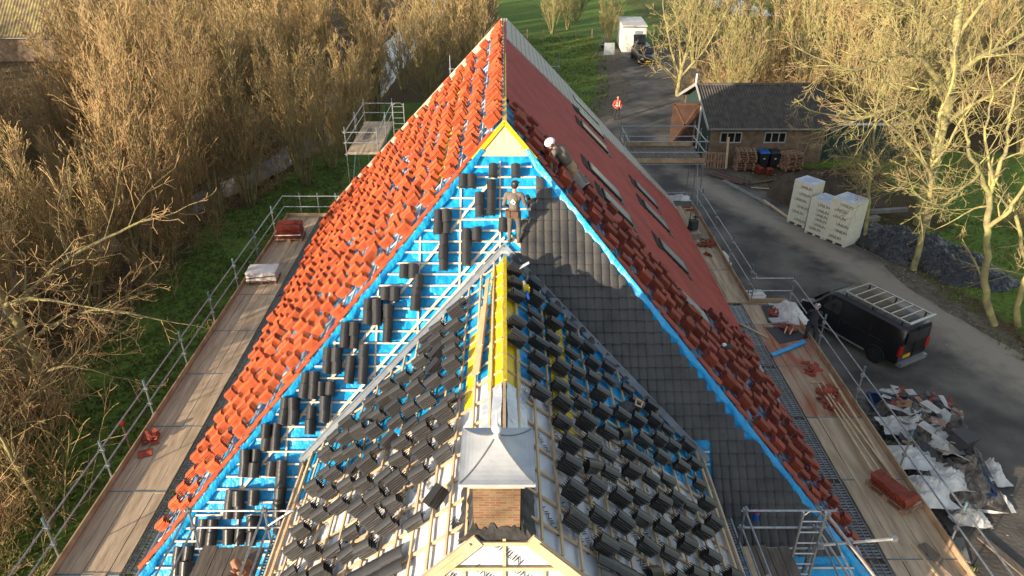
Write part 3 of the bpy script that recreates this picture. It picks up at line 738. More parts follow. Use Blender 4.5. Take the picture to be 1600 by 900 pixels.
def emit_left():
    rnd = random.Random(22); items = left_stacks(); keep = items[:240]; rest = items[240:]
    cols = {}
    for z, i, j, a, b in sorted(keep, key=lambda t: (t[1], t[3])): cols.setdefault(i, []).append((i, j, a, b))
    for i, L in cols.items():
        for k, (i_, j, a, b) in enumerate(L):
            place(rnd.choice(ST_O), SL, a, b, .095, rnd.uniform(-.07, .07) + (.5 if rnd.random() < .03 else 0), 'orange_tile_stack',
                  f'orange clay roof tile stack, {ordn(k + 1)} from the hip in the {ordn(i + 1)} line above the eave', 'tile stack', 'stacked clay tiles waiting on the sunlit slope')
    mb = MB(); cache = {me.name: ([v.co.copy() for v in me.vertices], [tuple(p.vertices) for p in me.polygons]) for me in ST_O}
    for z, i, j, a, b in rest:
        vs, fs = cache[rnd.choice(ST_O).name]; M = SL.M(a, b, .095, rnd.uniform(-.08, .08)); mb.add([M @ v for v in vs], fs)
    o = mb.build('stacked_clay_tiles', ORANGE); tag(o, 'mass of small orange clay tile stacks on the far upper part of the slope', 'tile stacks', kind='stuff')
    print('left stacks', len(items))
emit_left()

def emit_right():
    rnd = random.Random(31); n = 0; rows = {}
    for i in range(24):
        b = .35 + i * .50
        if b > LS - .2: break
        lo = (YR0 - YF) * b / LS + .55
        # boundary of laid tiles at this height
        E = sorted(EDGE, key=lambda p: p[1]); hi = E[0][0]
        for p, q in zip(E, E[1:]):
            if p[1] <= b <= q[1]: hi = p[0] + (q[0] - p[0]) * (b - p[1]) / (q[1] - p[1])
        if b > E[-1][1]: hi = E[-1][0]
        a = lo + rnd.uniform(0, .12)
        while a < hi - .1:
            q = SR.p(a, b)
            if not any(x0 - .2 < q.x < x1 + .2 and abs(q.y - yy) < .5 for x0, x1, yy in ((4.7, 5.45, 16.9), (2.75, 3.55, 19.35), (2.5, 3.45, 21.0), (4.77, 5.6, 20.3))) and rnd.random() > .05:
                rows.setdefault(i, []).append((a, b + rnd.uniform(-.05, .05)))
            a += .54 + rnd.uniform(-.04, .07)
    tot = sum(len(r) for r in rows.values()); print('right stacks', tot)
    for i, L in rows.items():
        for k, (a, b) in enumerate(L):
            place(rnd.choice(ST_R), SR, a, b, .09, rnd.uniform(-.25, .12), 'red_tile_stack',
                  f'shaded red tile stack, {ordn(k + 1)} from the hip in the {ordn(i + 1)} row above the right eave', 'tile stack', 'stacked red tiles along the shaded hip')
emit_right()

def emit_wing():
    rnd = random.Random(41); tot = 0
    for S, side, word in ((WL, 'l', 'sunlit left'), (WR, 'r', 'shaded right')):
        db, dy = (.475, .485) if side == 'l' else (.52, .54)
        i = 0
        b = .95 if side == 'l' else .6
        while b < LW - (.12 if side == 'r' else .75):
            k = 0; a = 5.75 + (i % 2) * .14 + (.1 if side == 'l' else 0)
            amax = WYB + (WYJ - WYB) * b / LW - .45; amin = WYF + (WYR - WYF) * b / LW + .35
            while a < amax:
                ok = a > amin and not (abs((-WW if side == 'l' else WW) * 1) < 0)
                q = S.p(a, b)
                if -.85 < q.x < .65 and 6.4 < q.y < 8.3: ok = False
                if abs(q.x) < .55 and q.y < 10: ok = False
                if side == 'l' and (-2.6 < q.x < -.8) and 6.9 < q.y < 7.55: ok = False
                if side == 'r' and (.6 < q.x < 2.6) and 6.6 < q.y < 7.3: ok = False
                if rnd.random() < (.04 if side == 'l' else .06): ok = False
                if ok:
                    k += 1; tot += 1
                    place(rnd.choice(ST_B), S, a + rnd.uniform(-.04, .04), b + rnd.uniform(-.05, .05), .095, rnd.uniform(-.12, .12) + (.6 if rnd.random() < .04 else 0), 'black_tile_stack',
                          f'black tile stack, {ordn(k)} from the front in the {ordn(i + 1)} line up the {word} wing', 'tile stack', 'black tile stacks on the front wing')
                a += dy
            b += db; i += 1
    print('wing stacks', tot)
    # long runs of tiles already laid in strips beside the chimney
    for S, word, runs in ((WL, 'sunlit left', ((7.35, 2.15), (7.08, 2.2), (6.5, 1.3))), (WR, 'shaded right', ((7.12, 2.35), (6.85, 2.35), (6.35, 1.5)))):
        for k, (a, b0) in enumerate(runs):
            mb = MB()
            for q in range(5): mb.add(*tile_vs(.24, .40, .05, 0, q * .34, .03 + .012 * (5 - q), .018, -.03))
            o = place(mb.mesh('black_tile_run', BLACKT), S, a, b0 - .1, .10, rnd.uniform(-.03, .03), 'black_tile_run',
                      f'strip of five overlapping black tiles, {ordn(k + 1)} before the chimney on the {word} side', 'tile run', 'laid strips of black tiles beside the chimney')
emit_wing()

def emit_hip():
    rnd = random.Random(51); seen = 0
    # (x, y top, columns, rows) read off the photograph and dropped onto the hip plane
    L = [(770, 262, 1, 1), (805, 262, 1, 1), (731, 278, 2, 1), (768, 286, 1, 3), (750, 306, 1, 2), (786, 345, 1, 1), (692, 332, 2, 2), (694, 370, 1, 3), (730, 362, 1, 3), (746, 360, 1, 1),
         (641, 416, 2, 1), (655, 433, 1, 1), (652, 448, 1, 2), (612, 452, 2, 1), (585, 470, 2, 2), (609, 478, 1, 3), (550, 506, 2, 2), (571, 542, 1, 3), (550, 560, 1, 2), (523, 545, 2, 2), (512, 598, 2, 1), (512, 620, 1, 2),
         (488, 583, 2, 2), (490, 636, 1, 2), (457, 622, 2, 2), (428, 662, 2, 2), (397, 702, 2, 2), (428, 722, 1, 1), (444, 720, 1, 4), (479, 722, 1, 1), (372, 765, 2, 2), (402, 766, 1, 1), (441, 788, 1, 2), (476, 752, 1, 1), (330, 810, 2, 2), (400, 805, 1, 2), (442, 812, 1, 1),
         (292, 852, 2, 2), (372, 825, 2, 1)]
    names = {}
    for idx, (x, y, nc, nr) in enumerate(L):
        a0, b0 = on(SH, x, y); b0 -= .16
        for c in range(nc):
            for r in range(nr):
                a = a0 + (c - (nc - 1) / 2) * .205; b = b0 - r * .27
                n = f'black tile pile, {ordn(r + 1)} down column {card(c + 1)} of the {ordn(idx + 1)} group below the apex'
                place(rnd.choice(ST_H), SH, a + rnd.uniform(-.01, .01), b + rnd.uniform(-.01, .01), .095, rnd.uniform(-.05, .05), 'black_tile_stack', n, 'tile stack', 'black tile piles on the blue hip face'); seen += 1
    print('hip stacks', seen)
emit_hip()

def loose_tiles():
    rnd = random.Random(61)
    one = MB().add(*tile_vs(.25, .36, .045, 0, 0, .02, .018)).mesh('loose_red_tile', REDCLAY)
    oneo = MB().add(*tile_vs(.25, .36, .045, 0, 0, .02, .018)).mesh('loose_orange_tile', ORANGE)
    pts = [(797, 172), (806, 180), (800, 190), (812, 176), (820, 188), (815, 200), (826, 205), (805, 205), (833, 215), (822, 222), (842, 226), (838, 240)]
    for k, (x, y) in enumerate(pts):
        a, b = on(SR, x, y); o = place(one if k % 3 else oneo, SR, a, b, .10 + .03 * (k % 3), rnd.uniform(-1.2, 1.2), 'loose_red_tile', f'loose clay tile in the jumble right of the apex, {ordn(k + 1)} from the top', 'roof tile', 'jumbled tiles beside the apex')
loose_tiles()
# ------------------------------------------------------------------ scaffolding
def pole(t, a, b, name='tube', r=.022, m=None): MB().tube([a, b], r, 6).build(name, m or STEEL, t)
COUP = MB().box(-.05, .05, -.04, .04, -.045, .045).tube([(-.06, 0, 0), (.07, 0, 0)], .018, 6).mesh('coupler', STEEL)
class CL(list):
    def build(s, name, m, t):
        for p in s: link('coupler', COUP, t).location = p
def coupler(mb, p): mb.append(p)
def side_scaffold(s, y0, y1, xi, xo, z, label, name='scaffold_walkway', step=2.45, red=False, grate=True, rails=True, gx=7.72, end_far=False, posts=None):
    t = thing(name, label, 'scaffold', (s * (xi + xo) / 2, (y0 + y1) / 2, 0)); ox, oy = t.location.x, t.location.y
    rnd = random.Random(int(y0 * 10) + (5 if s > 0 else 0))
    T = lambda x, y, zz: (s * x - ox, y - oy, zz)
    nb = 5 if xo - xi > 1.2 else 4; bw = (xo - xi) / nb; y = y0; k = 0
    while y < y1 - .1:                                     # boards, one mesh for each bay so that laps and end irons show
        ye = min(y + step * 1.0, y1); mb = MB()
        for i in range(nb):
            x = xi + i * bw; dz = rnd.uniform(-.008, .008); a = T(x + bw / 2, y - .05, z + dz + .002 * (k % 2)); b = T(x + bw / 2 + rnd.uniform(-.012, .012), ye + .04, z + dz + rnd.uniform(0, .01) + .002 * (k % 2))
            mb.bar(a, b, bw - .012, .045)
        mb.build('board_bay', (DECKR if red and (y1 - y) > 1 and y > 14.8 and y < 19.5 else DECKW), t); y = ye; k += 1
        ir = MB(); ir.bar(T(xi, y, z + .03), T(xo, y, z + .03), .03, .012); ir.build('board_end_iron', BLUEIRON, t)
    tb = MB(); tb.bar(T(xo + .03, y0, z + .10), T(xo + .03, y1, z + .10), .035, .20); tb.build('toe_board', TOEW, t)
    if grate:
        y = y0; 
        while y < y1 - .1:
            ye = min(y + step, y1); g = MB(); gw = xi - .06 - gx
            for q in range(2):
                x = gx + gw * (q + .5) / 2; a = (gw / 2 - .03)
                n = 26
                for r in range(n): 
                    yy = y + .06 + (ye - y - .12) * r / n; g.bar(T(x - a / 2, yy, z + .02), T(x + a / 2, yy, z + .02), .045, .012)
                for e in (-1, 0, 1): g.bar(T(x + e * a / 2, y + .03, z + .022), T(x + e * a / 2, ye - .03, z + .022), .022, .03)
            g.build('steel_grating', GRATE, t); y = ye
        un = MB(); un.bar(T(gx - .02, y0, z - .1), T(gx - .02, y1, z - .1), .04, .05); un.bar(T(xi - .03, y0, z - .06), T(xi - .03, y1, z - .06), .05, .06); un.build('ledger', STEEL, t)
    ys = posts or [y0 + .4 + i * step for i in range(int((y1 - y0) / step) + 1)]
    cp = CL()
    for yy in ys:
        if yy > y1 + .1: continue
        pole(t, T(xo + .10, yy, 0.02), T(xo + .10, yy, z + 1.28), 'standard'); pole(t, T(xi - .03, yy, 0.02), T(xi - .03, yy, z - .02), 'standard')
        for zz in (z + .5, z + 1.0, z + .05): coupler(cp, T(xo + .10, yy, zz))
        MB().tube([T(xo + .10, yy, z + 1.10), T(xo + .10, yy, z + 1.30)], .033, 6).build('blue_post_end', BLUEIRON, t)
    cp.build('coupler', STEEL, t)
    if rails:
        for zz in (z + .5, z + 1.0): pole(t, T(xo + .16, y0 - .1, zz), T(xo + .16, y1 + .1, zz), 'guard_rail')
    pole(t, T(xo + .1, y0, z - .08), T(xo + .1, y1, z - .08), 'ledger')
    if end_far:
        for zz in (z + .5, z + 1.0): pole(t, T(xo + .16, y1 + .05, zz), T(end_far, y1 + .05, zz), 'guard_rail')
        for x in (xo - .6, end_far + .6, end_far + 1.4): pole(t, T(x, y1 + .05, .02), T(x, y1 + .05, z + 1.15), 'standard')
        MB().bar(T(xo + .1, y1 + .02, z + .1), T(end_far, y1 + .02, z + .1), .035, .2).build('toe_board', TOEW, t)
    return t
BLUEIRON = mat('blue_grey_iron', (.13, .22, .26), .6, (.08, .14, .17), 8, bump=.1, metal=.3)
side_scaffold(-1, 8.2, 30.0, 8.30, 9.70, 2.6, 'long sunlit timber scaffold walkway along the left eave with guard rails', end_far=6.9)
side_scaffold(1, 22.4, 31.2, 7.78, 8.72, 2.6, 'narrow far stretch of scaffold walkway along the shaded right eave', 'scaffold_walkway', grate=False)
side_scaffold(1, 8.6, 22.2, 8.45, 9.98, 2.6, 'wide near stretch of scaffold walkway dusted red beside the right eave', 'scaffold_walkway', red=True, posts=[9.4, 11.5, 13.9, 16.6, 19.4, 22.1])
def cross_rails():
    t = thing('guard_rail_return', 'short guard rail closing the step between the two right walkways', 'guard rail', (9.3, 22.35, 2.6))
    for z in (.5, 1.0): pole(t, (-.6, 0, z), (.85, 0, z), 'rail')
    for x in (-.5,): pole(t, (x, 0, -.6), (x, 0, 1.2), 'post')
    MB().bar((-.6, -.03, .1), (.7, -.03, .1), .035, .2).build('toe_board', TOEW, t)
cross_rails()

def tower(s, x0, x1, y0, y1, z, label, ladder=False, extra=False):
    t = thing('scaffold_tower', label, 'scaffold tower', (s * (x0 + x1) / 2, (y0 + y1) / 2, 0)); ox, oy = t.location.x, t.location.y
    T = lambda x, y, zz: (s * x - ox, y - oy, zz); cp = CL()
    n = max(2, int((x1 - x0) / .24)); bw = (x1 - x0) / n; mb = MB(); rnd = random.Random(int(x0 * 7))
    for i in range(n): mb.bar(T(x0 + (i + .5) * bw, y0, z + rnd.uniform(-.006, .006)), T(x0 + (i + .5) * bw, y1, z), bw - .012, .045)
    mb.build('deck', DECKW if s < 0 else GREYW, t)
    for x in (x0, x1):
        for i in range(3):
            y = y0 + (y1 - y0) * i / 2; pole(t, T(x, y, .02), T(x, y, z + 1.25), 'standard')
            for zz in (z + .5, z + 1.0, z - .06, 2.2): coupler(cp, T(x, y, zz))
        for zz in (z + .5, z + 1.0, z - .06, 2.2): pole(t, T(x, y0 - .1, zz), T(x, y1 + .1, zz), 'guard_rail' if zz > z else 'ledger')
        pole(t, T(x, y0, 2.2), T(x, y0 + (y1 - y0) / 2, z), 'brace')
    for y in (y0, y1):
        for zz in (z + .5, z + 1.0, z - .06, 2.2): pole(t, T(x0 - .1, y, zz), T(x1 + .1, y, zz), 'guard_rail' if zz > z else 'ledger')
        if y == y0: pole(t, T(x1, y, .4), T(x0, y, 2.2), 'brace')
    cp.build('coupler', STEEL, t)
    if s > 0:
        for y in (y0 - .03, y1 + .03): MB().bar(T(x0, y, z + .12), T(x1, y, z + .12), .035, .2).build('toe_board', TOEW, t)
    return t
tw = tower(-1, 5.95, 7.45, 33.0, 38.2, 4.6, 'tall galvanised scaffold tower behind the left gable, with sunlit deck')
mb = MB(); mb.bar((-.25, -.6, 4.64), (-.25, 1.2, 4.64), .22, .04); mb.build('dark_board', GREYW, tw)
tower(1, 5.6, 9.1, 31.6, 34.0, 4.6, 'shaded scaffold landing behind the right gable with grey loose boards')
def ladder(loc, rz, h, w, label, tilt=.12):
    t = thing('ladder', label, 'ladder', loc, rz); dy = h * tilt
    for x in (-w / 2, w / 2): MB().bar((x, 0, 0), (x, dy, h), .035, .06).build('stile', ALU, t)
    k = .25
    while k < h - .05: MB().tube([(-w / 2, k * tilt, k), (w / 2, k * tilt, k)], .014, 5).build('rung', ALU, t); k += .28
    for zz in (h - .12, .6): MB().tube([(-w / 2, zz * tilt, zz), (-w / 4, (zz + .12) * tilt, zz + .13), (w / 4, (zz + .12) * tilt, zz + .13), (w / 2, zz * tilt, zz)], .012, 5).build('arch_stay', ALU, t)
    return t
ladder((-5.25, 35.4, 0), 0, 6.3, .55, 'aluminium ladder standing beside the left scaffold tower', .02)
for x, y, z, lab in ((-2.43, 33.2, 9.05, 'lone scaffold pole rising behind the left verge near the ridge'), (2.45, 33.2, 9.15, 'lone scaffold pole rising behind the pale right verge')):
    t = thing('scaffold_pole', lab, 'scaffold pole', (x, y, 0)); pole(t, (0, 0, 0), (0, 0, z), 'upright'); pole(t, (0, 0, z - .6), (-math.copysign(.9, x) * (1 if x < 0 else 1), 0, z - .6), 'side_arm'); c = CL(); coupler(c, (0, 0, z - .6)); c.build('coupler', STEEL, t)

# front landings
def landing(x0, x1, y0, y1, z, label, m, px0, px1, n=5):
    t = thing('scaffold_landing', label, 'scaffold landing', ((x0 + x1) / 2, (y0 + y1) / 2, 0)); ox, oy = t.location.x, t.location.y
    T = lambda x, y, zz: (x - ox, y - oy, zz); mb = MB(); bw = (x1 - x0) / n; rnd = random.Random(int(x0 * 3))
    for i in range(n): mb.bar(T(x0 + (i + .5) * bw, y0, z + rnd.uniform(-.01, .01)), T(x0 + (i + .5) * bw, y1 + rnd.uniform(-.05, .05), z), bw - .014, .045)
    mb.build('deck', m, t); cp = CL()
    for x in (px0, px1):
        for y in (y1 + .05, y0): pole(t, T(x, y, .02), T(x, y, z + 1.05), 'standard'); coupler(cp, T(x, y, z + .95)); coupler(cp, T(x, y, z + .5))
        for zz in (z + .5, z + .95): pole(t, T(x, y0, zz), T(x, y1 + .1, zz), 'guard_rail')
    for zz in (z + .5, z + .95, z - .08): pole(t, T(px0 - .08, y1 + .05, zz), T(px1 + .3, y1 + .05, zz), 'guard_rail')
    cp.build('coupler', STEEL, t); return t
la = landing(-5.95, -4.72, 7.4, 10.0, 4.2, 'small grey plank landing before the left blue hip, strewn with offcuts', GREYW, -6.05, -4.6, 4)
pole(la, (.55, 1.35, 5.15), (1.3, 1.35, 5.15), 'guard_rail'); pole(la, (.75, 1.35, 4.75), (1.25, 1.35, 5.15), 'brace')
lb = landing(4.72, 5.62, 7.6, 10.0, 4.2, 'grey plank landing with guard rails before the black tiled hip', GREYW, 4.62, 6.05, 4)
ladder((5.82, 9.75, 2.9), 0, 2.45, .42, 'aluminium ladder standing between rails at the right front landing', .03)
def aframe():
    t = thing('scaffold_tube_frame', 'sunlit leaning scaffold tubes with a cross tube over the right eave', 'scaffold frame', (6.3, 9.6, 4.2))
    m = mat('sun_tinted_steel', (.58, .56, .50), .4, (.45, .43, .38), 9, bump=.04, metal=.6)  # lighter, warmer copy of the steel, sunlight put into the colour
    pole(t, (-.15, .35, .95), (.30, -1.0, .7), 'leaning_tube', .03, m); pole(t, (-.2, .33, .5), (.1, -1.0, .3), 'leaning_tube', .026, m)
    pole(t, (-.45, -.18, .72), (.95, -.10, .80), 'cross_tube', .03, m); pole(t, (-.15, .35, .95), (-.35, .3, -1.2), 'leaning_tube', .03, m)
    c = CL()
    for p in ((.1, -.15, .80), (-.45, -.18, .72), (.95, -.10, .80), (-.15, .35, .98)): coupler(c, p)
    c.build('coupler', m, t)
aframe()
def grate(loc, label, w, l, tilt=0):
    t = thing('steel_grating_panel', label, 'steel grating', loc); g = MB(); n = int(l / .07); t.rotation_euler = (tilt, 0, 0)
    for i in range(n): g.bar((-w / 2, -l / 2 + i * .07, 0), (w / 2, -l / 2 + i * .07, 0), .025, .02)
    for i in range(int(w / .07) + 1): g.bar((-w / 2 + i * .07, -l / 2, .002), (-w / 2 + i * .07, l / 2, .002), .018, .018)
    g.build('grid', GRATE, t); f = MB()
    for x in (-w / 2, w / 2): f.bar((x, -l / 2, 0), (x, l / 2, 0), .03, .05)
    f.build('edge_frame', STEEL, t)
grate((4.48, 9.4, 4.25), 'narrow perforated steel walkway panel beside the right front landing', .34, 2.6)
grate((-4.45, 9.2, 4.2), 'perforated steel walkway panel beside the left front landing', .38, 2.2)

# ------------------------------------------------------------------ loose site material helpers
def plank(a, b, w, h, m, label, cat='plank', group=None, name='timber_plank'):
    a = Vector(a); b = Vector(b); mb = MB(); o = (a + b) / 2; mb.bar(a - o, b - o, w, h)
    ob = mb.build(name, m); ob.location = o; return tag(ob, label, cat, group)
def shard_pile(loc, r, n, m, name, label, cat, seed, h=.12, size=(.10, .2)):
    rnd = random.Random(seed); mb = MB()
    for k in range(n):
        d = r * math.sqrt(rnd.random()); a = rnd.uniform(0, 6.28); z = .03 + h * max(0, 1 - d / r) * rnd.uniform(.3, 1)
        M = Matrix.Translation((d * math.cos(a), d * math.sin(a) * 1.2, z)) @ Matrix.Rotation(rnd.uniform(0, 6.28), 4, 'Z') @ Matrix.Rotation(rnd.uniform(-.6, .6), 4, 'X') @ Matrix.Rotation(rnd.uniform(-.5, .5), 4, 'Y')
        w, l = rnd.uniform(*size), rnd.uniform(size[0] * 1.3, size[1] * 1.8); vs, fs = tile_vs(w, l, .03, 0, 0, 0, .016); mb.add([M @ Vector(v) for v in vs], fs)
    o = mb.build(name, m); o.location = loc; return tag(o, label, cat)
PZ = 2.63
shard_pile(G(238, 684, PZ), .24, 16, REDCLAY, 'broken_tile_heap', 'small heap of broken red tiles on the left walkway', 'tile heap', 1)
one = MB().add(*tile_vs(.30, .34, .05, 0, 0, .02, .02)); o = one.build('single_red_tile', REDCLAY); o.location = G(227, 709, PZ); o.rotation_euler.z = -1.2; tag(o, 'single whole red tile lying below the broken heap on the left walkway', 'roof tile')

def pallet(mb, w=1.2, l=.8, z=0, M=None):
    def bx(*a): mb.box(*a, M=M)
    for x in (-w / 2 + .05, 0, w / 2 - .05):
        bx(x - .05, x + .05, -l / 2, l / 2, z, z + .022)
        for y in (-l / 2 + .07, 0, l / 2 - .07): bx(x - .05, x + .05, y - .07, y + .07, z + .022, z + .10)
    for y in (-l / 2 + .05, 0, l / 2 - .05): bx(-w / 2, w / 2, y - .05, y + .05, z + .10, z + .12)
    for i in range(5): x = -w / 2 + .06 + i * (w - .12) / 4; bx(x - .05, x + .05, -l / 2, l / 2, z + .12, z + .142)
def tile_pallet(loc, rz, m, label, wrap):
    t = thing('tile_pallet', label, 'tile pallet', loc, rz); mb = MB(); pallet(mb, 1.1, .8); mb.build('pallet', PALLET, t)
    b = MB(); rnd = random.Random(3)
    if wrap:
        n = 14; base = 0
        for j, z in enumerate((.15, .3, .48, .50)):
            for k in range(28):
                u = k / 28 * 4; i = int(u); f = u - i; w, l = (.55, .38) if j < 3 else (.45, .3)
                c = [(-w, -l), (w, -l), (w, l), (-w, l)]; p = c[i]; q = c[(i + 1) % 4]; rr_ = rnd.uniform(-.015, .015)
                b.v.append((p[0] + (q[0] - p[0]) * f + rr_, p[1] + (q[1] - p[1]) * f + rr_, z + rnd.uniform(-.01, .01)))
        for j in range(3):
            for k in range(28): b.f.append((j * 28 + k, j * 28 + (k + 1) % 28, j * 28 + 28 + (k + 1) % 28, j * 28 + 28 + k))
        b.f.append(tuple(84 + k for k in range(28))); b.build('white_wrapping', mat('pinkish_wrap', (.66, .55, .50), .3, (.72, .70, .68), 3, bump=.6, bscale=9), t)
        s = MB(); s.bar((-.56, -.39, .25), (.56, -.39, .36), .02, .03); s.build('strap', INK, t)
    else:
        for r in range(4):
            for k in range(13):
                vs, fs = tile_vs(.24, .36, .045, 0, 0, 0, .017); M = Matrix.Translation((-.45 + k * .075, -.28 + (r % 2) * .5, .30 + (r // 2) * .26)) @ Matrix.Rotation(R(78) + rnd.uniform(-.04, .04), 4, 'Y') @ Matrix.Rotation(0, 4, 'X')
                b.add([M @ Vector(v) for v in vs], fs)
        b.build('tile_load', m, t); s = MB(); s.bar((-.54, -.50, .36), (.54, -.50, .36), .012, .03); s.bar((-.54, .46, .36), (.54, .46, .36), .012, .03); s.build('strap', WHITEP, t)
    return t
tile_pallet(G(455, 372, PZ), .05, REDCLAY, 'strapped pallet of bare red clay tiles at the far end of the left walkway', False)
tile_pallet(G(413, 437, PZ), .05, REDCLAY, 'white-wrapped pallet of tiles standing in the middle of the left walkway', True)

# right deck
def tile_row_pallet():
    t = thing('tile_pallet', 'small pallet with one long row of upright red tiles on the right walkway', 'tile pallet', G(1395, 775, PZ), .42)
    mb = MB(); pallet(mb, .62, 1.15); mb.build('pallet', PALLET, t); b = MB(); rnd = random.Random(8)
    for k in range(20):
        vs, fs = tile_vs(.25, .38, .05, 0, 0, 0, .02); M = Matrix.Translation((-.13, -.5 + k * .052, .30)) @ Matrix.Rotation(R(80) + rnd.uniform(-.03, .03), 4, 'X') @ Matrix.Rotation(R(90), 4, 'Z')
        b.add([M @ Vector(v) for v in vs], fs)
    for k in range(4):
        vs, fs = tile_vs(.2, .24, .05, 0, 0, 0, .02); M = Matrix.Translation((.12, -.46 + k * .05, .25)) @ Matrix.Rotation(R(80), 4, 'X') @ Matrix.Rotation(R(90), 4, 'Z')
        b.add([M @ Vector(v) for v in vs], fs)
    b.build('tile_row', REDCLAY, t); MB().box(.02, .30, -.52, .55, .143, .165).build('pale_sheet', mat('pale_card', (.50, .48, .50), .7), t)
tile_row_pallet()
LUM = [((1295, 585), (1408, 768), .07, .07), ((1283, 595), (1395, 745), .05, .04), ((1278, 600), (1372, 748), .05, .035), ((1290, 610), (1384, 750), .04, .04), ((1304, 640), (1362, 735), .04, .03)]
for k, (p, q, w, h) in enumerate(LUM):
    plank(G(*p, PZ + .04 + .02 * k), G(*q, PZ + .05 + .02 * k), w, h, PINE, f'long pale roofing batten, {ordn(k + 1)} of the bundle lying on the right walkway', 'timber batten', 'bundle of battens on the right walkway', 'timber_batten')
plank(G(1156, 506, PZ + .02), G(1200, 528, PZ + .02), .06, .04, PINE, 'single pale lath lying across the right walkway above the joint', name='timber_lath')
plank(G(1266, 597, PZ + .02), G(1284, 598, PZ + .02), .05, .03, PINE, 'short pale offcut beside the battens on the right walkway', name='timber_offcut')
plank(G(1206, 555, PZ + .04), G(1258, 534, PZ + .06), .14, .05, BLUE, 'narrow roll of bright blue membrane on the right walkway', 'membrane roll', name='membrane_roll')
plank(G(1440, 850, PZ + .03), G(1500, 905, PZ + .03), .22, .05, GREYW, 'grey loose board lying at the near end of the right walkway')
plank(G(1425, 850, PZ + .01), G(1470, 905, PZ + .02), .05, .03, PINE, 'sunlit pale lath at the near end of the right walkway', name='timber_lath')
def flat(poly, z, h, m, name, label, cat):
    P = [G(x, y, z) for x, y in poly]; o = sum(P, Vector()) / len(P); n = len(P); mb = MB()
    mb.add([p - o for p in P] + [p - o + Vector((0, 0, h)) for p in P], [tuple(range(n, 2 * n)), tuple(reversed(range(n)))] + [(i, (i + 1) % n, n + (i + 1) % n, n + i) for i in range(n)])
    ob = mb.build(name, m); ob.location = o; return tag(ob, label, cat)
RUB = mat('dark_rubber_mat', (.035, .037, .045), .7, (.05, .05, .055), 5, bump=.2)
flat([(1196, 512), (1218, 537), (1262, 528), (1240, 512)], PZ, .02, RUB, 'rubber_mat', 'black rectangular rubber mat lying flat on the right walkway', 'mat')
flat([(1190, 478), (1200, 505), (1216, 500), (1209, 478)], PZ, .03, RUB, 'rubber_mat', 'narrow black mat beside the plastic sheet on the right walkway', 'mat')
flat([(1200, 499), (1206, 506), (1232, 504), (1228, 498)], PZ + .03, .06, mat('pale_card', (.5, .48, .5), .7), 'pale_board_piece', 'pale board piece between the two black mats on the walkway', 'board')
shard_pile(G(1212, 490, PZ), .22, 12, REDCLAY, 'broken_tile_heap', 'heap of red tile pieces on the narrow black mat', 'tile heap', 2, .2)
shard_pile(G(1228, 514, PZ), .26, 12, REDCLAY, 'broken_tile_heap', 'heap of red tile pieces with two sticks on the wide black mat', 'tile heap', 3, .15)
shard_pile(G(1293, 618, PZ), .34, 22, REDCLAY, 'broken_tile_heap', 'heap of broken red tiles beside the batten bundle', 'tile heap', 4, .15)
shard_pile(G(1300, 636, PZ), .2, 8, REDCLAY, 'broken_tile_heap', 'small scatter of red tile pieces just below the larger walkway heap', 'tile heap', 14, .08)
shard_pile(G(1268, 577, PZ), .28, 9, REDCLAY, 'broken_tile_heap', 'scatter of crushed red tile at the top of the battens', 'tile heap', 5, .05)
shard_pile(G(1102, 381, PZ), .35, 14, REDCLAY, 'broken_tile_heap', 'heap of tile pieces and rags on the far right walkway', 'tile heap', 6, .2)
shard_pile(G(1104, 399, PZ), .2, 4, REDCLAY, 'broken_tile_heap', 'few red tiles lying nearer than the rag heap on the walkway', 'tile heap', 7, .05)
plank(G(1240, 512, PZ + .1), G(1234, 522, PZ + .12), .04, .04, PINE, 'short pale stick leaning on the tile heap on the mat', 'stick', name='timber_stick')
plank(G(1230, 510, PZ + .12), G(1226, 520, PZ + .1), .04, .04, PINE, 'second short pale stick left of its neighbour on the mat', 'stick', name='timber_stick')
for k, (x, y) in enumerate(((1072, 323), (1078, 328))):
    plank(G(x - 6, y, PZ + .03), G(x + 6, y, PZ + .03), .12, .06, REDCLAY, f'red brick piece lying on the far right walkway, {ordn(k + 1)} from the gable', 'brick', 'brick pieces on the far walkway', 'red_brick_piece')

def crumpled(name, label, cat, loc, sx, sy, sz, m, seed, res=26, fr=2.2):
    res = int(res * 1.6)
    """crumpled sheet draped into a heap"""
    mb = MB(); 
    for j in range(res + 1):
        for i in range(res + 1):
            u = i / res * 2 - 1; v = j / res * 2 - 1; r = math.hypot(u, v); e = 1 + .28 * noise.noise(Vector((math.atan2(v, u) * 1.2, seed, 0)))
            x = u * sx * e; y = v * sy * e; hh = max(0, 1 - r ** 1.5) if r < 1 else 0
            nn = noise.noise(Vector((u * fr, v * fr, seed))) * .6 + abs(noise.noise(Vector((u * fr * 2.7, v * fr * 2.7, seed + 3)))) * .55
            z = sz * hh * (.75 + .7 * nn) + .02 + (.03 if hh > 0 else 0) * abs(nn)
            mb.v.append((x + .07 * sx * noise.noise(Vector((u * 4, v * 4, seed + 8))), y, max(.015, z)))
    n = res + 1
    for j in range(res):
        for i in range(res): mb.f.append((j * n + i, j * n + i + 1, (j + 1) * n + i + 1, (j + 1) * n + i))
    o = mb.build(name, m, None, True); o.location = loc; return tag(o, label, cat)
crumpled('plastic_sheet', 'crumpled translucent plastic sheet heaped against the right guard rail', 'plastic sheet', G(1232, 490, PZ), .5, .75, .42, PLASTW, 2)
crumpled('plastic_sheet', 'blue-white plastic bag scrap at the far end of the right walkway', 'plastic sheet', G(1062, 310, PZ), .45, .35, .2, PLASTW, 5, 14)
crumpled('rag_heap', 'small pale rag on the tile heap of the far walkway', 'rag', G(1094, 371, PZ), .3, .25, .16, mat('beige_rag', (.30, .24, .18), .9), 6, 12)

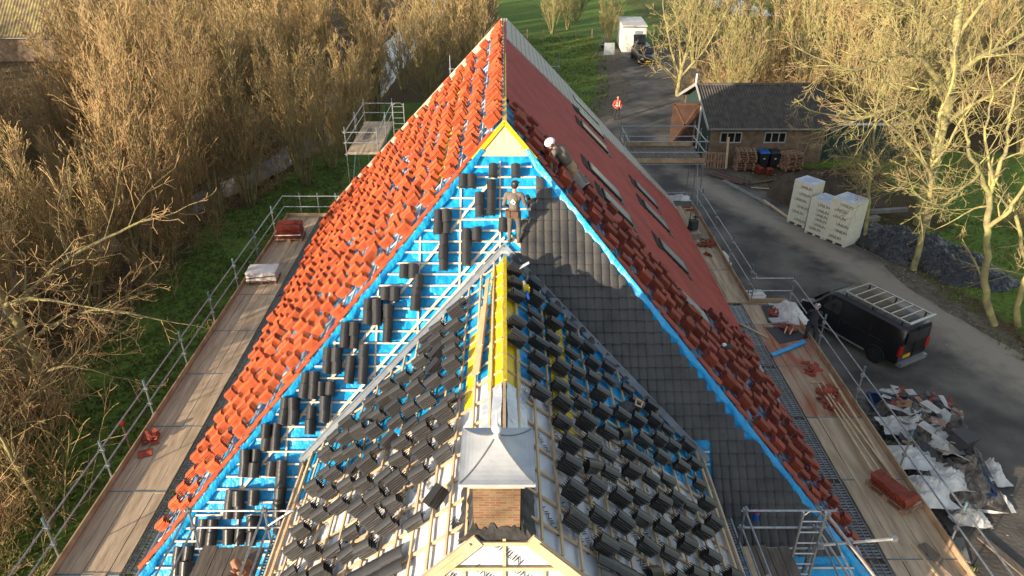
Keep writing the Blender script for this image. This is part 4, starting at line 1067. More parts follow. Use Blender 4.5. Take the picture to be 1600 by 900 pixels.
def bag_cart():
    t = thing('tool_trolley', 'black trolley bag with handle standing on the far right walkway', 'trolley', G(1082, 360, PZ), .3)
    b = MB(); b.box(-.17, .17, -.13, .13, .06, .48); b.box(-.13, .13, -.16, -.13, .1, .35); b.build('bag_body', RUB, t)
    MB().tube([(-.13, .1, .45), (-.13, .12, .78), (.13, .12, .78), (.13, .1, .45)], .016, 6).build('pull_handle', BFRAME, t)
    for x in (-.19, .19): MB().tube([(x - .02, .1, .07), (x + .02, .1, .07)], .07, 12).build('wheel', TYRE, t)
    MB().ball((.22, .2, .52), .12, 8, 5, (1, 1, .4)).build('round_lid', RUB, t)
bag_cart()

# white insulation packs outside the narrow walkway
def packs(cx, cy, z0, n, rz, label0, grp, sx=1.1, sy=.5, h=.42, rows=3):
    for r in range(rows):
        for k in range(n):
            t = thing('insulation_pack', f'white insulation pack, {ordn(r + 1)} from the gable, {ordn(k + 1)} layer up, {label0}', 'insulation pack', (cx + math.sin(rz) * r * -sy, cy - r * (sy + .03), z0 + k * (h + .01)), rz, grp)
            b = MB(); b.box(-sx / 2, sx / 2, -sy / 2, sy / 2, 0, h); me = b.mesh('insulation_pack', PLASTW); o = link('wrapping', me, t)
            bm = bmesh.new(); bm.from_mesh(me); bmesh.ops.bevel(bm, geom=bm.edges[:], offset=.05, segments=3, affect='EDGES'); bm.to_mesh(me); bm.free()
            s = MB(); s.box(-sx * .25, sx * .25, -.012, .012, h, h + .004); s.box(-.05, .05, -.07, .03, h + .001, h + .005); s.build('printed_strip', INK, t)
packs(9.62, 24.6, .05, 4, .1, 'beside the walkway step', 'white insulation packs beside the walkway')
packs(9.35, 28.2, .05, 4, .1, 'in the farther stack', 'white insulation packs beside the far walkway', .7, .6, .40, 2)

# ------------------------------------------------------------------ pallets of cream insulation boards
def text_at(t, txt, M, size, m, name='lettering'):
    vs, fs = text_mesh(txt, size); mb = MB(); mb.add([M @ v for v in vs], fs); return mb.build(name, m, t)
def board_stack(loc, rz, w, l, h, label, seed):
    t = thing('insulation_board_stack', label, 'insulation stack', loc, rz); rnd = random.Random(seed); mb = MB(); n = int((h - .12) / .095)
    for i in range(n):
        z = .12 + i * .095; j = rnd.uniform(-.008, .008); mb.box(-w / 2 + j, w / 2 + j, -l / 2 - j, l / 2 - j, z + .004, z + .091)
    mb.build('board_layers', CREAM, t); mb = MB(); mb.box(-w / 2 + .01, w / 2 - .01, -l / 2 + .01, l / 2 - .01, .11, .12 + n * .095 - .01); mb.build('joint_shade_core', mat('joint_shadow_foam', (.34, .30, .2), .8, bump=0), t)  # darker box inside the boards, shade of the joints painted as colour
    zt = .12 + n * .095
    tp = MB(); tp.box(-w / 2, w / 2, -l / 2, l / 2, zt, zt + .012); tp.build('top_sheet', mat('white_top_sheet', (.62, .68, .74), .5, (.5, .56, .64), 4, bump=.15), t)
    pr = MB()
    for k in range(9): yy = -l / 2 + .1 + k * l / 10; pr.box(-w / 2 + .1 + rnd.uniform(0, .3), w / 2 - .1 - rnd.uniform(0, .4), yy, yy + .025, zt + .013, zt + .016)
    pr.build('top_print', BINK, t)
    ft = MB()
    for x in (-w / 2 + .08, 0, w / 2 - .08): ft.box(x - .06, x + .06, -l / 2, l / 2, .0, .11)
    ft.build('foot_blocks', WHITEP, t)
    lv, lf = text_mesh('UNILIN', .21); LM = MB().add(lv, lf).mesh('printed_lettering', INK); ink = MB()
    for face in range(2):
        for k in range(6):
            z = .3 + (h - .5) * k / 5.5 + rnd.uniform(-.03, .03); L = w if face == 0 else l; off = rnd.choice((-.22, .2, 0)) * L
            M = (Matrix.Translation((off, -l / 2 - .012, z)) @ Matrix.Rotation(R(90), 4, 'X')) if face == 0 else (Matrix.Translation((-w / 2 - .012, off, z)) @ Matrix.Rotation(R(-90), 4, 'Z') @ Matrix.Rotation(R(90), 4, 'X'))
            link('printed_lettering', LM, t).matrix_local = M
    return t
board_stack((15.75, 35.25, 0), R(-56), 1.08, 1.0, 2.45, 'tallest cream stack of insulation boards, leftmost beside the road', 1)
board_stack((16.25, 33.95, 0), R(-56), 1.08, 1.1, 1.95, 'lower cream insulation board stack between its two taller neighbours', 2)
board_stack((16.95, 33.05, 0), R(-56), 1.2, 1.2, 2.4, 'cream insulation board stack nearest the black plastic heap', 3)

# ------------------------------------------------------------------ van
def van():
    D = Vector((-.48, .877)).normalized(); rear = Vector((14.95, 22.05)); c = rear + D * 2.3
    t = thing('delivery_van', 'black panel van with aluminium roof rack parked on the gravel road', 'van', (c.x, c.y, .02), math.atan2(D.y, D.x))
    # x forward, y left, z up ; sections: x, half width bottom/belt/roof, z bottom, belt, roof
    S = [(-2.30, .78, .80, .70, .42, 1.10, 1.80), (-2.22, .83, .86, .74, .32, 1.12, 1.87), (-1.6, .86, .88, .77, .28, 1.13, 1.90), (.2, .86, .88, .77, .26, 1.13, 1.90),
         (.75, .86, .88, .74, .26, 1.12, 1.87), (1.05, .86, .88, .70, .26, 1.10, 1.72), (1.45, .86, .87, .66, .26, 1.06, 1.30), (1.62, .86, .86, .66, .26, 1.0, 1.13), (2.05, .83, .82, .60, .27, .88, .98), (2.26, .72, .70, .5, .32, .70, .80), (2.32, .60, .58, .4, .42, .56, .62)]
    mb = MB(); P = 13
    for x, wb, wm, wr, zb, zm, zr in S:
        half = [(0, zb), (wb * .9, zb), (wb, zb + .08), (wm, (zb + zm) / 2), (wm, zm), (wr + (wm - wr) * .12, zr - .12 if zr - zm > .25 else zr - .05), (wr * .86, zr)]
        ring = [(x, y, z) for y, z in half] + [(x, 0, zr + .02)] + [(x, -y, z) for y, z in reversed(half[1:])]
        mb.v += ring
    K = len(ring)
    for i in range(len(S) - 1):
        for k in range(K): mb.f.append((i * K + k, i * K + (k + 1) % K, (i + 1) * K + (k + 1) % K, (i + 1) * K + k))
    mb.f.append(tuple(range(K))); mb.f.append(tuple(reversed([(len(S) - 1) * K + k for k in range(K)])))
    body = mb.build('body', CARP, t, True); md = body.modifiers.new('b', 'BEVEL'); md.width = .03; md.segments = 2; md.limit_method = 'ANGLE'; md.angle_limit = R(35)
    for x in (-1.45, 1.42):
        for s in (-1, 1):
            w = MB(); w.tube([(x, s * .70, .33), (x, s * .885, .33)], .33, 24); wo = w.build('wheel', TYRE, t)
            rm = MB(); rm.tube([(x, s * .87, .33), (x, s * .893, .33)], .20, 20)
            for q in range(6): a = q * R(60); rm.bar((x, s * .895, .33), (x + .19 * math.cos(a), s * .897, .33 + .19 * math.sin(a)), .03, .02)
            rm.build('rim', BFRAME, wo)
            ar = MB(); pts = [(x + .40 * math.cos(a), s * .872, .33 + .40 * math.sin(a)) for a in [R(k * 12) for k in range(16)]]; ar.tube(pts, .03, 6); ar.build('wheel_arch', mat('black_plastic_trim', (.02, .02, .021), .7, bump=.1), t)
    for s in (-1, 1):
        g = MB(); q = [(.30, .885, 1.14), (1.28, .872, 1.12), (1.02, .755, 1.62), (.34, .79, 1.66)]
        g.add([(x, s * (y + .004), z) for x, y, z in q] + [(x, s * (y - .03), z) for x, y, z in q], [(0, 1, 2, 3) if s < 0 else (3, 2, 1, 0), (0, 4, 5, 1), (1, 5, 6, 2), (2, 6, 7, 3), (3, 7, 4, 0)]); g.build('side_window', DGLASS, t)
        m = MB(); m.ball((1.22, s * 1.0, 1.13), .12, 8, 6, (.6, .9, .9)); m.build('wing_mirror', BFRAME, t)
        sl_ = MB(); sl_.bar((-1.02, s * .882, .32), (1.0, s * .882, .32), .02, .05); sl_.build('sill_strip', ALU, t)
        ln = MB(); ln.bar((-1.7, s * .889, 1.02), (.22, s * .889, 1.02), .012, .02); ln.bar((.24, s * .889, .5), (.24, s * .87, 1.5), .012, .018); ln.bar((-1.05, s * .889, .45), (-1.05, s * .87, 1.5), .012, .014); ln.build('panel_seam', mat('seam_grey', (.045, .045, .05), .4, bump=0), t)
        h = MB(); h.box(-.05, .12, s * .885 - .012, s * .885 + .012, .93, .97); h.build('door_handle', BFRAME, t)
        tl = MB(); tl.box(-2.325, -2.20, s * .75 - .09, s * .75 + .09, .72, 1.14); tl.build('tail_light', REDLAMP, t)
        hl = MB(); hl.ball((2.12, s * .66, .76), .15, 8, 6, (.7, .9, .7)); hl.build('headlight', mat('headlamp_glass', (.6, .62, .65), .15, bump=0), t)
    ws = MB(); q = [(1.70, -.66, 1.115), (1.70, .66, 1.115), (1.12, .60, 1.70), (1.12, -.60, 1.70)]
    ws.add([Vector(p) + Vector((.02, 0, .03)) for p in q] + [Vector(p) - Vector((.02, 0, .02)) for p in q], [(0, 1, 2, 3), (0, 4, 5, 1), (1, 5, 6, 2), (2, 6, 7, 3), (3, 7, 4, 0)]); ws.build('windscreen', DGLASS, t)
    rw = MB(); rw.box(-2.335, -2.30, -.62, .62, 1.18, 1.66); rw.build('rear_window', DGLASS, t)
    rs = MB(); rs.box(-2.338, -2.30, -.008, .008, .5, 1.75); rs.build('rear_door_seam', BFRAME, t)
    bp = MB(); bp.box(-2.46, -2.25, -.74, .74, .30, .46); bp.build('rear_bumper', mat('grey_bumper', (.30, .30, .31), .4, metal=.3, bump=0), t)
    pl = MB(); pl.box(-2.345, -2.31, .18, .58, .60, .72); plo = pl.build('number_plate', PLATE, t)
    rk = MB()
    for s in (-1, 1): rk.bar((-2.28, s * .66, 2.06), (.42, s * .66, 2.06), .05, .05)
    rk.build('rack_side_rail', ALU, t)
    for k in range(8): x = -2.26 + k * .38; MB().bar((x, -.66, 2.08), (x, .66, 2.08), .04, .035).build('rack_bar', ALU, t)
    for x in (-2.0, -.8, .35):
        for s in (-1, 1): MB().bar((x, s * .66, 1.86), (x, s * .66, 2.04), .05, .04).build('rack_foot', BFRAME, t)
    hr = MB(); hr.tube([(-2.30, -.72, 2.08), (-2.30, .72, 2.08)], .045, 8); hr.build('rack_roller', ALU, t)
van()

# ------------------------------------------------------------------ car at the cabin
def car():
    t = thing('parked_car', 'dark estate car with raised tailgate parked at the white cabin', 'car', (14.15, 76.0, .03), R(-90 + 4))
    # x forward
    S = [(-2.2, .70, .45, .95), (-2.1, .84, .3, 1.0), (-1.5, .88, .25, 1.02), (.7, .88, .25, .98), (1.6, .86, .25, .86), (2.1, .78, .28, .72), (2.25, .62, .38, .60)]
    mb = MB()
    for x, w, z0, z1 in S: mb.v += [(x, -w * .9, z0), (x, w * .9, z0), (x, w, (z0 + z1) / 2), (x, w * .93, z1), (x, -w * .93, z1), (x, -w, (z0 + z1) / 2)]
    for i in range(len(S) - 1):
        for k in range(6): mb.f.append((i * 6 + k, i * 6 + (k + 1) % 6, (i + 1) * 6 + (k + 1) % 6, (i + 1) * 6 + k))
    mb.f.append(tuple(range(6))); mb.f.append(tuple(reversed([36 + k for k in range(6)]))); mb.build('body', CARP, t, True)
    cb = MB(); q = [(-2.0, .78, 1.0), (1.05, .78, .96), (.35, .62, 1.44), (-1.7, .62, 1.46)]
    cb.add([(x, y, z) for x, y, z in q] + [(x, -y, z) for x, y, z in q], [(0, 1, 2, 3), (7, 6, 5, 4), (3, 2, 6, 7), (1, 5, 6, 2), (0, 3, 7, 4)]); cb.build('cabin_glass', DGLASS, t)
    rf = MB(); rf.box(-1.7, .35, -.62, .62, 1.45, 1.49); rf.build('roof', CARP, t)
    for s in (-1, 1): MB().bar((-1.6, s * .56, 1.55), (.2, s * .56, 1.55), .04, .04).build('roof_rail', ALU, t)
    tg = MB(); tg.bar((-1.75, 0, 1.47), (-2.1, 0, 2.25), 1.3, .06, Vector((1, 0, .3))); tg.build('raised_tailgate', BFRAME, t)
    for x in (-1.4, 1.4):
        for s in (-1, 1): MB().tube([(x, s * .7, .31), (x, s * .89, .31)], .31, 16).build('wheel', TYRE, t)
    for s in (-1, 1): MB().ball((2.1, s * .60, .62), .13, 8, 6, (.6, 1.2, .7)).build('headlight', mat('headlamp_white', (.8, .82, .85), .1, bump=0), t)
    MB().box(2.25, 2.29, -.26, .26, .36, .48).build('number_plate', PLATE, t)
car()

# ------------------------------------------------------------------ site cabin, sign, trailer
def cabin():
    t = thing('site_cabin', 'white corrugated site cabin with one window standing beside the field', 'cabin', (13.95, 83.0, 0), R(-3)); WP = mat('white_cabin_panel', (.62, .62, .60), .5, (.55, .55, .52), 3, bump=.05)
    b = MB(); b.box(-1.25, 1.25, -3.0, 3.0, .15, 2.75); b.build('wall', WP, t)
    rb = MB()
    for k in range(14): x = -1.2 + k * .18; rb.box(x, x + .06, -3.02, -3.0, .2, 2.7)
    for k in range(26): y = -2.9 + k * .23; rb.box(-1.27, -1.25, y, y + .07, .2, 2.7)
    rb.build('panel_rib', WP, t); r = MB(); r.box(-1.3, 1.3, -3.05, 3.05, 2.75, 2.85); r.build('roof', mat('cabin_roof', (.60, .59, .56), .6, (.45, .45, .42), 2), t)
    f = MB(); 
    for a in ((-.05, 1.0, 1.30, 1.38), (-.05, 1.0, 2.32, 2.40), (-.05, .03, 1.38, 2.32), (.92, 1.0, 1.38, 2.32)): f.box(a[0], a[1], -3.06, -3.0, a[2], a[3])
    w = bpy.data.objects.new('window', None); C.objects.link(w); w.parent = t
    f.build('frame', WHITEP, w); MB().box(.03, .92, -3.03, -3.0, 1.38, 2.32).build('pane', mat('cabin_pane', (.22, .25, .27), .3, bump=0), w)
    ft = MB(); ft.box(-1.2, 1.2, -2.9, -2.7, 0, .15); ft.box(-1.2, 1.2, 2.7, 2.9, 0, .15); ft.build('base_beam', STEEL, t)
    g = MB(); g.box(-1.28, 1.28, -3.08, -3.04, 2.66, 2.76); g.build('eave_trim', BFRAME, t)
cabin()
def trailer():
    t = thing('bicycle_trailer', 'small grey metal trailer frame standing left of the cabin', 'trailer', (11.4, 82.3, 0), .3)
    f = MB(); f.bar((-1.2, 0, .5), (.5, 0, .5), .08, .08); f.bar((-.6, -.5, .5), (-.6, .5, .5), .06, .06); f.bar((0, -.5, .5), (0, .5, .5), .06, .06); f.build('frame', STEEL, t)
    for y in (-.5, .5): MB().tube([(-.3, y - .05, .35), (-.3, y + .05, .35)], .33, 14).build('wheel', TYRE, t)
    c = MB()
    for k in range(4): c.bar((-.8 + k * .25, -.45, .5), (-.7 + k * .25, .4, 1.4), .04, .04)
    c.build('rack', STEEL, t)
trailer()
def sign():
    t = thing('notice_board', 'white notice board on two legs in the lawn', 'notice board', (10.75, 76.6, ground_z(10.75, 76.6)), .1)
    MB().box(-.55, .55, -.02, .02, .55, 1.75).build('panel', mat('sign_panel', (.45, .50, .50), .5, bump=0), t)
    for x in (-.5, .5): MB().box(x - .03, x + .03, .0, .04, 0, .6).build('leg', STEEL, t)
sign()

# ------------------------------------------------------------------ shed
def shed():
    x0, x1, y0, y1 = 13.1, 20.3, 44.7, 52.4; t = thing('brick_shed', 'long brick shed with dark corrugated roof and two windows', 'shed', (16.7, 48.5, 0)); T = Matrix.Translation((-16.7, -48.5, 0))
    def B(mb, *a): mb.box(*a, M=T)
    w = MB(); B(w, x0, x1, y0, y0 + .25, 0, 2.45); B(w, x0, x1, y1 - .25, y1, 0, 2.45); B(w, x1 - .25, x1, y0 + .25, y1 - .25, 0, 2.45); w.build('wall', BRICK2, t)
    ym = (y0 + y1) / 2; zr = 4.05
    for x in (x0, x1 - .2):
        g = MB(); g.add([T @ Vector(p) for p in ((x, y0 + .26, 0.0 if x == x0 else 2.45), (x, y1 - .26, 0.0 if x == x0 else 2.45), (x, y1 - .26, 2.45), (x, ym, zr), (x, y0 + .26, 2.45), (x + .18, y0 + .26, 0.0 if x == x0 else 2.45), (x + .18, y1 - .26, 0.0 if x == x0 else 2.45), (x + .18, y1 - .26, 2.45), (x + .18, ym, zr), (x + .18, y0 + .26, 2.45))],
              [(0, 1, 2, 3, 4), (9, 8, 7, 6, 5)] + [(i, 5 + i, 5 + (i + 1) % 5, (i + 1) % 5) for i in range(5)]); g.build('green_gable', GREENP, t)
    r = MB()                                              # corrugated sheets
    n = 46; XA, XB = x0 - .35, x1 + .7
    for s in (0, 1):
        ya, yb = (y0 - .4, ym) if s == 0 else (y1 + .4, ym); base = len(r.v); N2 = n * 4
        for j in range(5):
            f = j / 4
            for i in range(N2 + 1):
                x = XA + (XB - XA) * i / N2; z = 2.42 + (zr + .08 - 2.42) * f + .065 * math.sin(i / 4 * 2 * math.pi) + .015 * (j % 2)
                r.v.append(tuple(T @ Vector((x, ya + (yb - ya) * f, z))))
        for j in range(4):
            for i in range(N2): o = base + j * (N2 + 1) + i; r.f.append((o, o + 1, o + N2 + 2, o + N2 + 1))
    r.build('roof', CORR, t, True)
    rc = MB(); rc.tube([T @ Vector((XA, ym, zr + .1)), T @ Vector((XB, ym, zr + .1))], .11, 8); rc.build('ridge_cap', CORR, t)
    gu = MB(); gu.tube([T @ Vector((XA, y0 - .44, 2.38)), T @ Vector((XB, y0 - .44, 2.38))], .06, 8); gu.build('gutter', mat('grey_pvc', (.22, .21, .20), .6), t)
    br = MB()
    for ya in (y0 - .42, y1 + .42): br.bar(T @ Vector((XA - .03, ya, 2.40)), T @ Vector((XA - .03, ym, zr + .12)), .05, .20)
    br.build('barge_board', mat('dull_white_board', (.42, .42, .40), .7, (.33, .33, .31), 4), t); MB().tube([T @ Vector((XA - .03, ym, zr)), T @ Vector((XA - .03, ym, zr + .8))], .06, 6).build('finial_post', WHITEP, t)
    for xc in (14.35, 17.15):
        wn = bpy.data.objects.new('window', None); C.objects.link(wn); wn.parent = t; f = MB(); hw = .68
        for a in ((xc - hw, xc + hw, 1.38, 1.45), (xc - hw, xc + hw, 2.02, 2.09), (xc - hw, xc - hw + .06, 1.45, 2.02), (xc + hw - .06, xc + hw, 1.45, 2.02), (xc - .26, xc - .20, 1.45, 2.02), (xc + .20, xc + .26, 1.45, 2.02)): B(f, a[0], a[1], y0 - .05, y0 + .02, a[2], a[3])
        f.build('frame', mat('grey_window_frame', (.45, .44, .41), .6), wn); q = MB(); B(q, xc - hw + .05, xc + hw - .05, y0 - .02, y0, 1.44, 2.03); q.build('pane', DGLASS, wn)
    # lean-to on the right
    l = MB(); B(l, x1, x1 + 6, y0 + .8, y0 + 1.0, 0, 2.3); l.build('green_annexe_wall', GREENP, t); lp = MB(); B(lp, x1 + .02, x1 + .10, y0 + .72, y0 + .79, 0, 2.4); B(lp, x1 + .1, x1 + 6, y0 + .70, y0 + .79, 2.3, 2.42); lp.build('annexe_trim', WHITEP, t)
    lr = MB(); B(lr, x1 + .02, x1 + 6, y0 + 1.0, y0 + 5, 2.3, 2.38); lr.build('annexe_roof', CORR, t)
    # big brown door swung open at the green gable
    d = bpy.data.objects.new('open_door', None); C.objects.link(d); d.parent = t; d.location = (-16.7, -48.5, 0)
    p = MB(); p.box(11.15, 12.95, 47.6, 47.68, .25, 3.15); p.build('door_leaf', RUST, d); fr = MB()
    for a, b in (((11.2, 47.57, .3), (12.9, 47.57, 3.1)), ((12.9, 47.57, .3), (11.2, 47.57, 3.1)), ((11.2, 47.57, .33), (12.9, 47.57, .33)), ((11.2, 47.57, 3.08), (12.9, 47.57, 3.08))): fr.bar(a, b, .12, .04, Vector((0, 1, 0)))
    fr.build('door_brace', mat('dark_rust', (.14, .06, .035), .8), d); e = MB(); e.box(12.97, 13.06, 47.5, 47.7, .1, 3.1); e.build('door_post', WHITEP, d)
shed()
def pallets():
    def st(x, y, n, rz, label, seed, jit=.06):
        t = thing('pallet_stack', label, 'pallet stack', (x, y, .02), rz); rnd = random.Random(seed)
        for k in range(n):
            mb = MB(); pallet(mb, 1.15, .8, 0, Matrix.Translation((rnd.uniform(-jit, jit), rnd.uniform(-jit, jit), k * .145)) @ Matrix.Rotation(rnd.uniform(-.12, .12), 4, 'Z')); mb.build('pallet', PALLET, t)
    st(15.1, 43.6, 9, .03, 'neat tall stack of wooden pallets under the left shed window', 1)
    st(18.0, 43.5, 8, .35, 'crooked stack of wooden pallets right of the bins', 2, .1)
    for k, x in enumerate((13.65, 12.9)):
        t = thing('leaning_pallet', f'single wooden pallet leaning upright on the shed wall, {ordn(k + 1)} from the tall stack', 'pallet', (x, 43.9 + .1 * k, .45), 0, 'pallets leaning on the shed'); mb = MB(); pallet(mb, .8, 1.1, 0, Matrix.Rotation(R(80), 4, 'X')); mb.build('slats', PALLET, t)
    plank((13.95, 43.5, .1), (13.95, 43.9, 2.0), .14, .04, PINE, 'upright pale board leaning beside the leaning pallets')
    for x, lidm, lab in ((16.35, BLUEP, 'dark wheeled bin with bright blue lid against the shed'), (17.05, BFRAME, 'all black wheeled bin right of the blue-lidded one')):
        t = thing('wheeled_bin', lab, 'wheeled bin', (x, 44.0, .02)); b = MB(); b.add([(-.24, -.24, .08), (.24, -.24, .08), (.24, .24, .08), (-.24, .24, .08), (-.31, -.34, 1.0), (.31, -.34, 1.0), (.31, .32, 1.0), (-.31, .32, 1.0)], [(3, 2, 1, 0), (0, 1, 5, 4), (1, 2, 6, 5), (2, 3, 7, 6), (3, 0, 4, 7)]); b.build('body', BFRAME, t)
        l = MB(); l.add([(-.33, -.38, 1.0), (.33, -.38, 1.0), (.33, .34, 1.02), (-.33, .34, 1.02), (-.28, -.30, 1.09), (.28, -.30, 1.09), (.28, .28, 1.1), (-.28, .28, 1.1)], [(0, 1, 5, 4), (1, 2, 6, 5), (2, 3, 7, 6), (3, 0, 4, 7), (4, 5, 6, 7), (3, 2, 1, 0)]); l.build('lid', lidm, t)
        for s in (-.25, .25): MB().tube([(s - .03, .27, .11), (s + .03, .27, .11)], .10, 12).build('wheel', TYRE, t)
        MB().box(-.06, .06, -.305, -.295, .6, .68).build('sticker', WHITEP, t)
    for k, (x, y, r) in enumerate(((15.95, 42.9, .2), (16.45, 42.7, -.1), (15.85, 43.35, .1))):
        o = stack_mesh('red_tile_block', REDCLAY, 9, .34, .42, .03, 90 + k); ob = link('red_tile_block', o); ob.location = (x, y, .02); ob.rotation_euler.z = r; tag(ob, f'low block of red tiles on the ground before the bins, {("middle", "right", "rear")[k]} one', 'tile stack', 'red tile blocks before the bins')
    rnd = random.Random(7)
    for k in range(5):
        x = 12.55 + k * .16; plank((x, 42.6, .08 + .03 * k), (x + 1.55, 40.9, .06 + .03 * k), .13, .04, GREYW if k % 2 else RUSTW, f'long dark plank in the loose pile beside the scaffold, {ordn(k + 1)} from the left', 'plank', 'loose plank pile by the yard')
    plank((14.4, 40.8, .06), (18.4, 42.4, .06), .12, .06, GREYW, 'grey kerb board lying before the pallets'); plank((14.7, 38.3, .07), (15.35, 35.4, .07), .16, .07, PINE, 'pale beam lying along the verge before the soil heap')
    plank((13.3, 41.5, .05), (14.9, 37.4, .05), .3, .08, CONCP, 'weathered concrete edging strip along the far verge', 'edging')
    plank((14.6, 40.3, .06), (15.6, 40.1, .06), .1, .03, PINE, 'short pale board lying on the grass by the edging'); plank((18.4, 35.9, .3), (21.8, 36.3, .35), .25, .2, CONCP, 'long pale concrete beam lying behind the plastic heap', 'concrete beam')
    plank((19.0, 35.1, .2), (19.9, 35.5, .2), .3, .25, CONCP, 'short concrete block beside the long concrete beam', 'concrete block')
RUSTW = mat('red_brown_plank', (.15, .06, .045), .85, (.10, .045, .035), 4); CONCP = mat('pale_concrete_beam', (.26, .245, .22), .9, (.18, .17, .15), 3)
pallets()
# heaps
def mound(name, label, cat, cx, cy, rx, ry, h, rz, m, seed, fr=1.0, rough=.35, kind=None, res=60):
    mb = MB(); c, s = math.cos(rz), math.sin(rz)
    for j in range(res + 1):
        for i in range(res + 1):
            u = i / res * 2 - 1; v = j / res * 2 - 1; x = u * rx; y = v * ry; r = math.hypot(u, v) * (1 + .25 * noise.noise(Vector((x * .8, y * .8, seed))))
            hh = max(0, 1 - r ** 2.2); n1 = noise.noise(Vector((x * fr, y * fr, seed))) + .6 * abs(noise.noise(Vector((x * fr * 2.6, y * fr * 2.6, seed + 2)))) + .3 * noise.noise(Vector((x * fr * 6, y * fr * 6, seed + 5)))
            z = h * hh * (1 + rough * n1) + (rough * .25 * n1 if hh > 0 else -.1)
            mb.v.append((x * c - y * s, x * s + y * c, z - .05))
    n = res + 1
    for j in range(res):
        for i in range(res): mb.f.append((j * n + i, j * n + i + 1, (j + 1) * n + i + 1, (j + 1) * n + i))
    o = mb.build(name, m, None, name != 'debris_heap'); o.location = (cx, cy, 0); return tag(o, label, cat, kind=kind)
mound('black_plastic_heap', 'long heap covered with crumpled black plastic sheeting beside the road', 'covered heap', 20.2, 31.6, 4.6, 2.0, .75, R(-55), PLASTB, 3, .9, .55, None, 110)
mound('soil_heap', 'brown soil heap behind the cream insulation stacks', 'soil heap', 18.2, 38.6, 3.4, 2.6, 1.25, R(-30), MUD, 5, 1.2, .45)
def stones():
    rnd = random.Random(5); mb = MB()
    for _ in range(700):
        p = rnd.random(); x, y = (18.2 + rnd.gauss(0, 2), 38.6 + rnd.gauss(0, 1.8)) if p < .4 else (rnd.uniform(10.5, 15.5), rnd.uniform(9, 17)) if p < .7 else (ROAD[5][0] + rnd.uniform(2.5, 6), rnd.uniform(22, 40))
        s = rnd.uniform(.02, .07); mb.ball((x, y, ground_z(x, y) + s * .3), s, 5, 3, (1, rnd.uniform(.6, 1), .6))
    o = mb.build('rubble', CONC); tag(o, 'small stones and clods scattered over the soil and verges', 'rubble', kind='stuff')
stones()

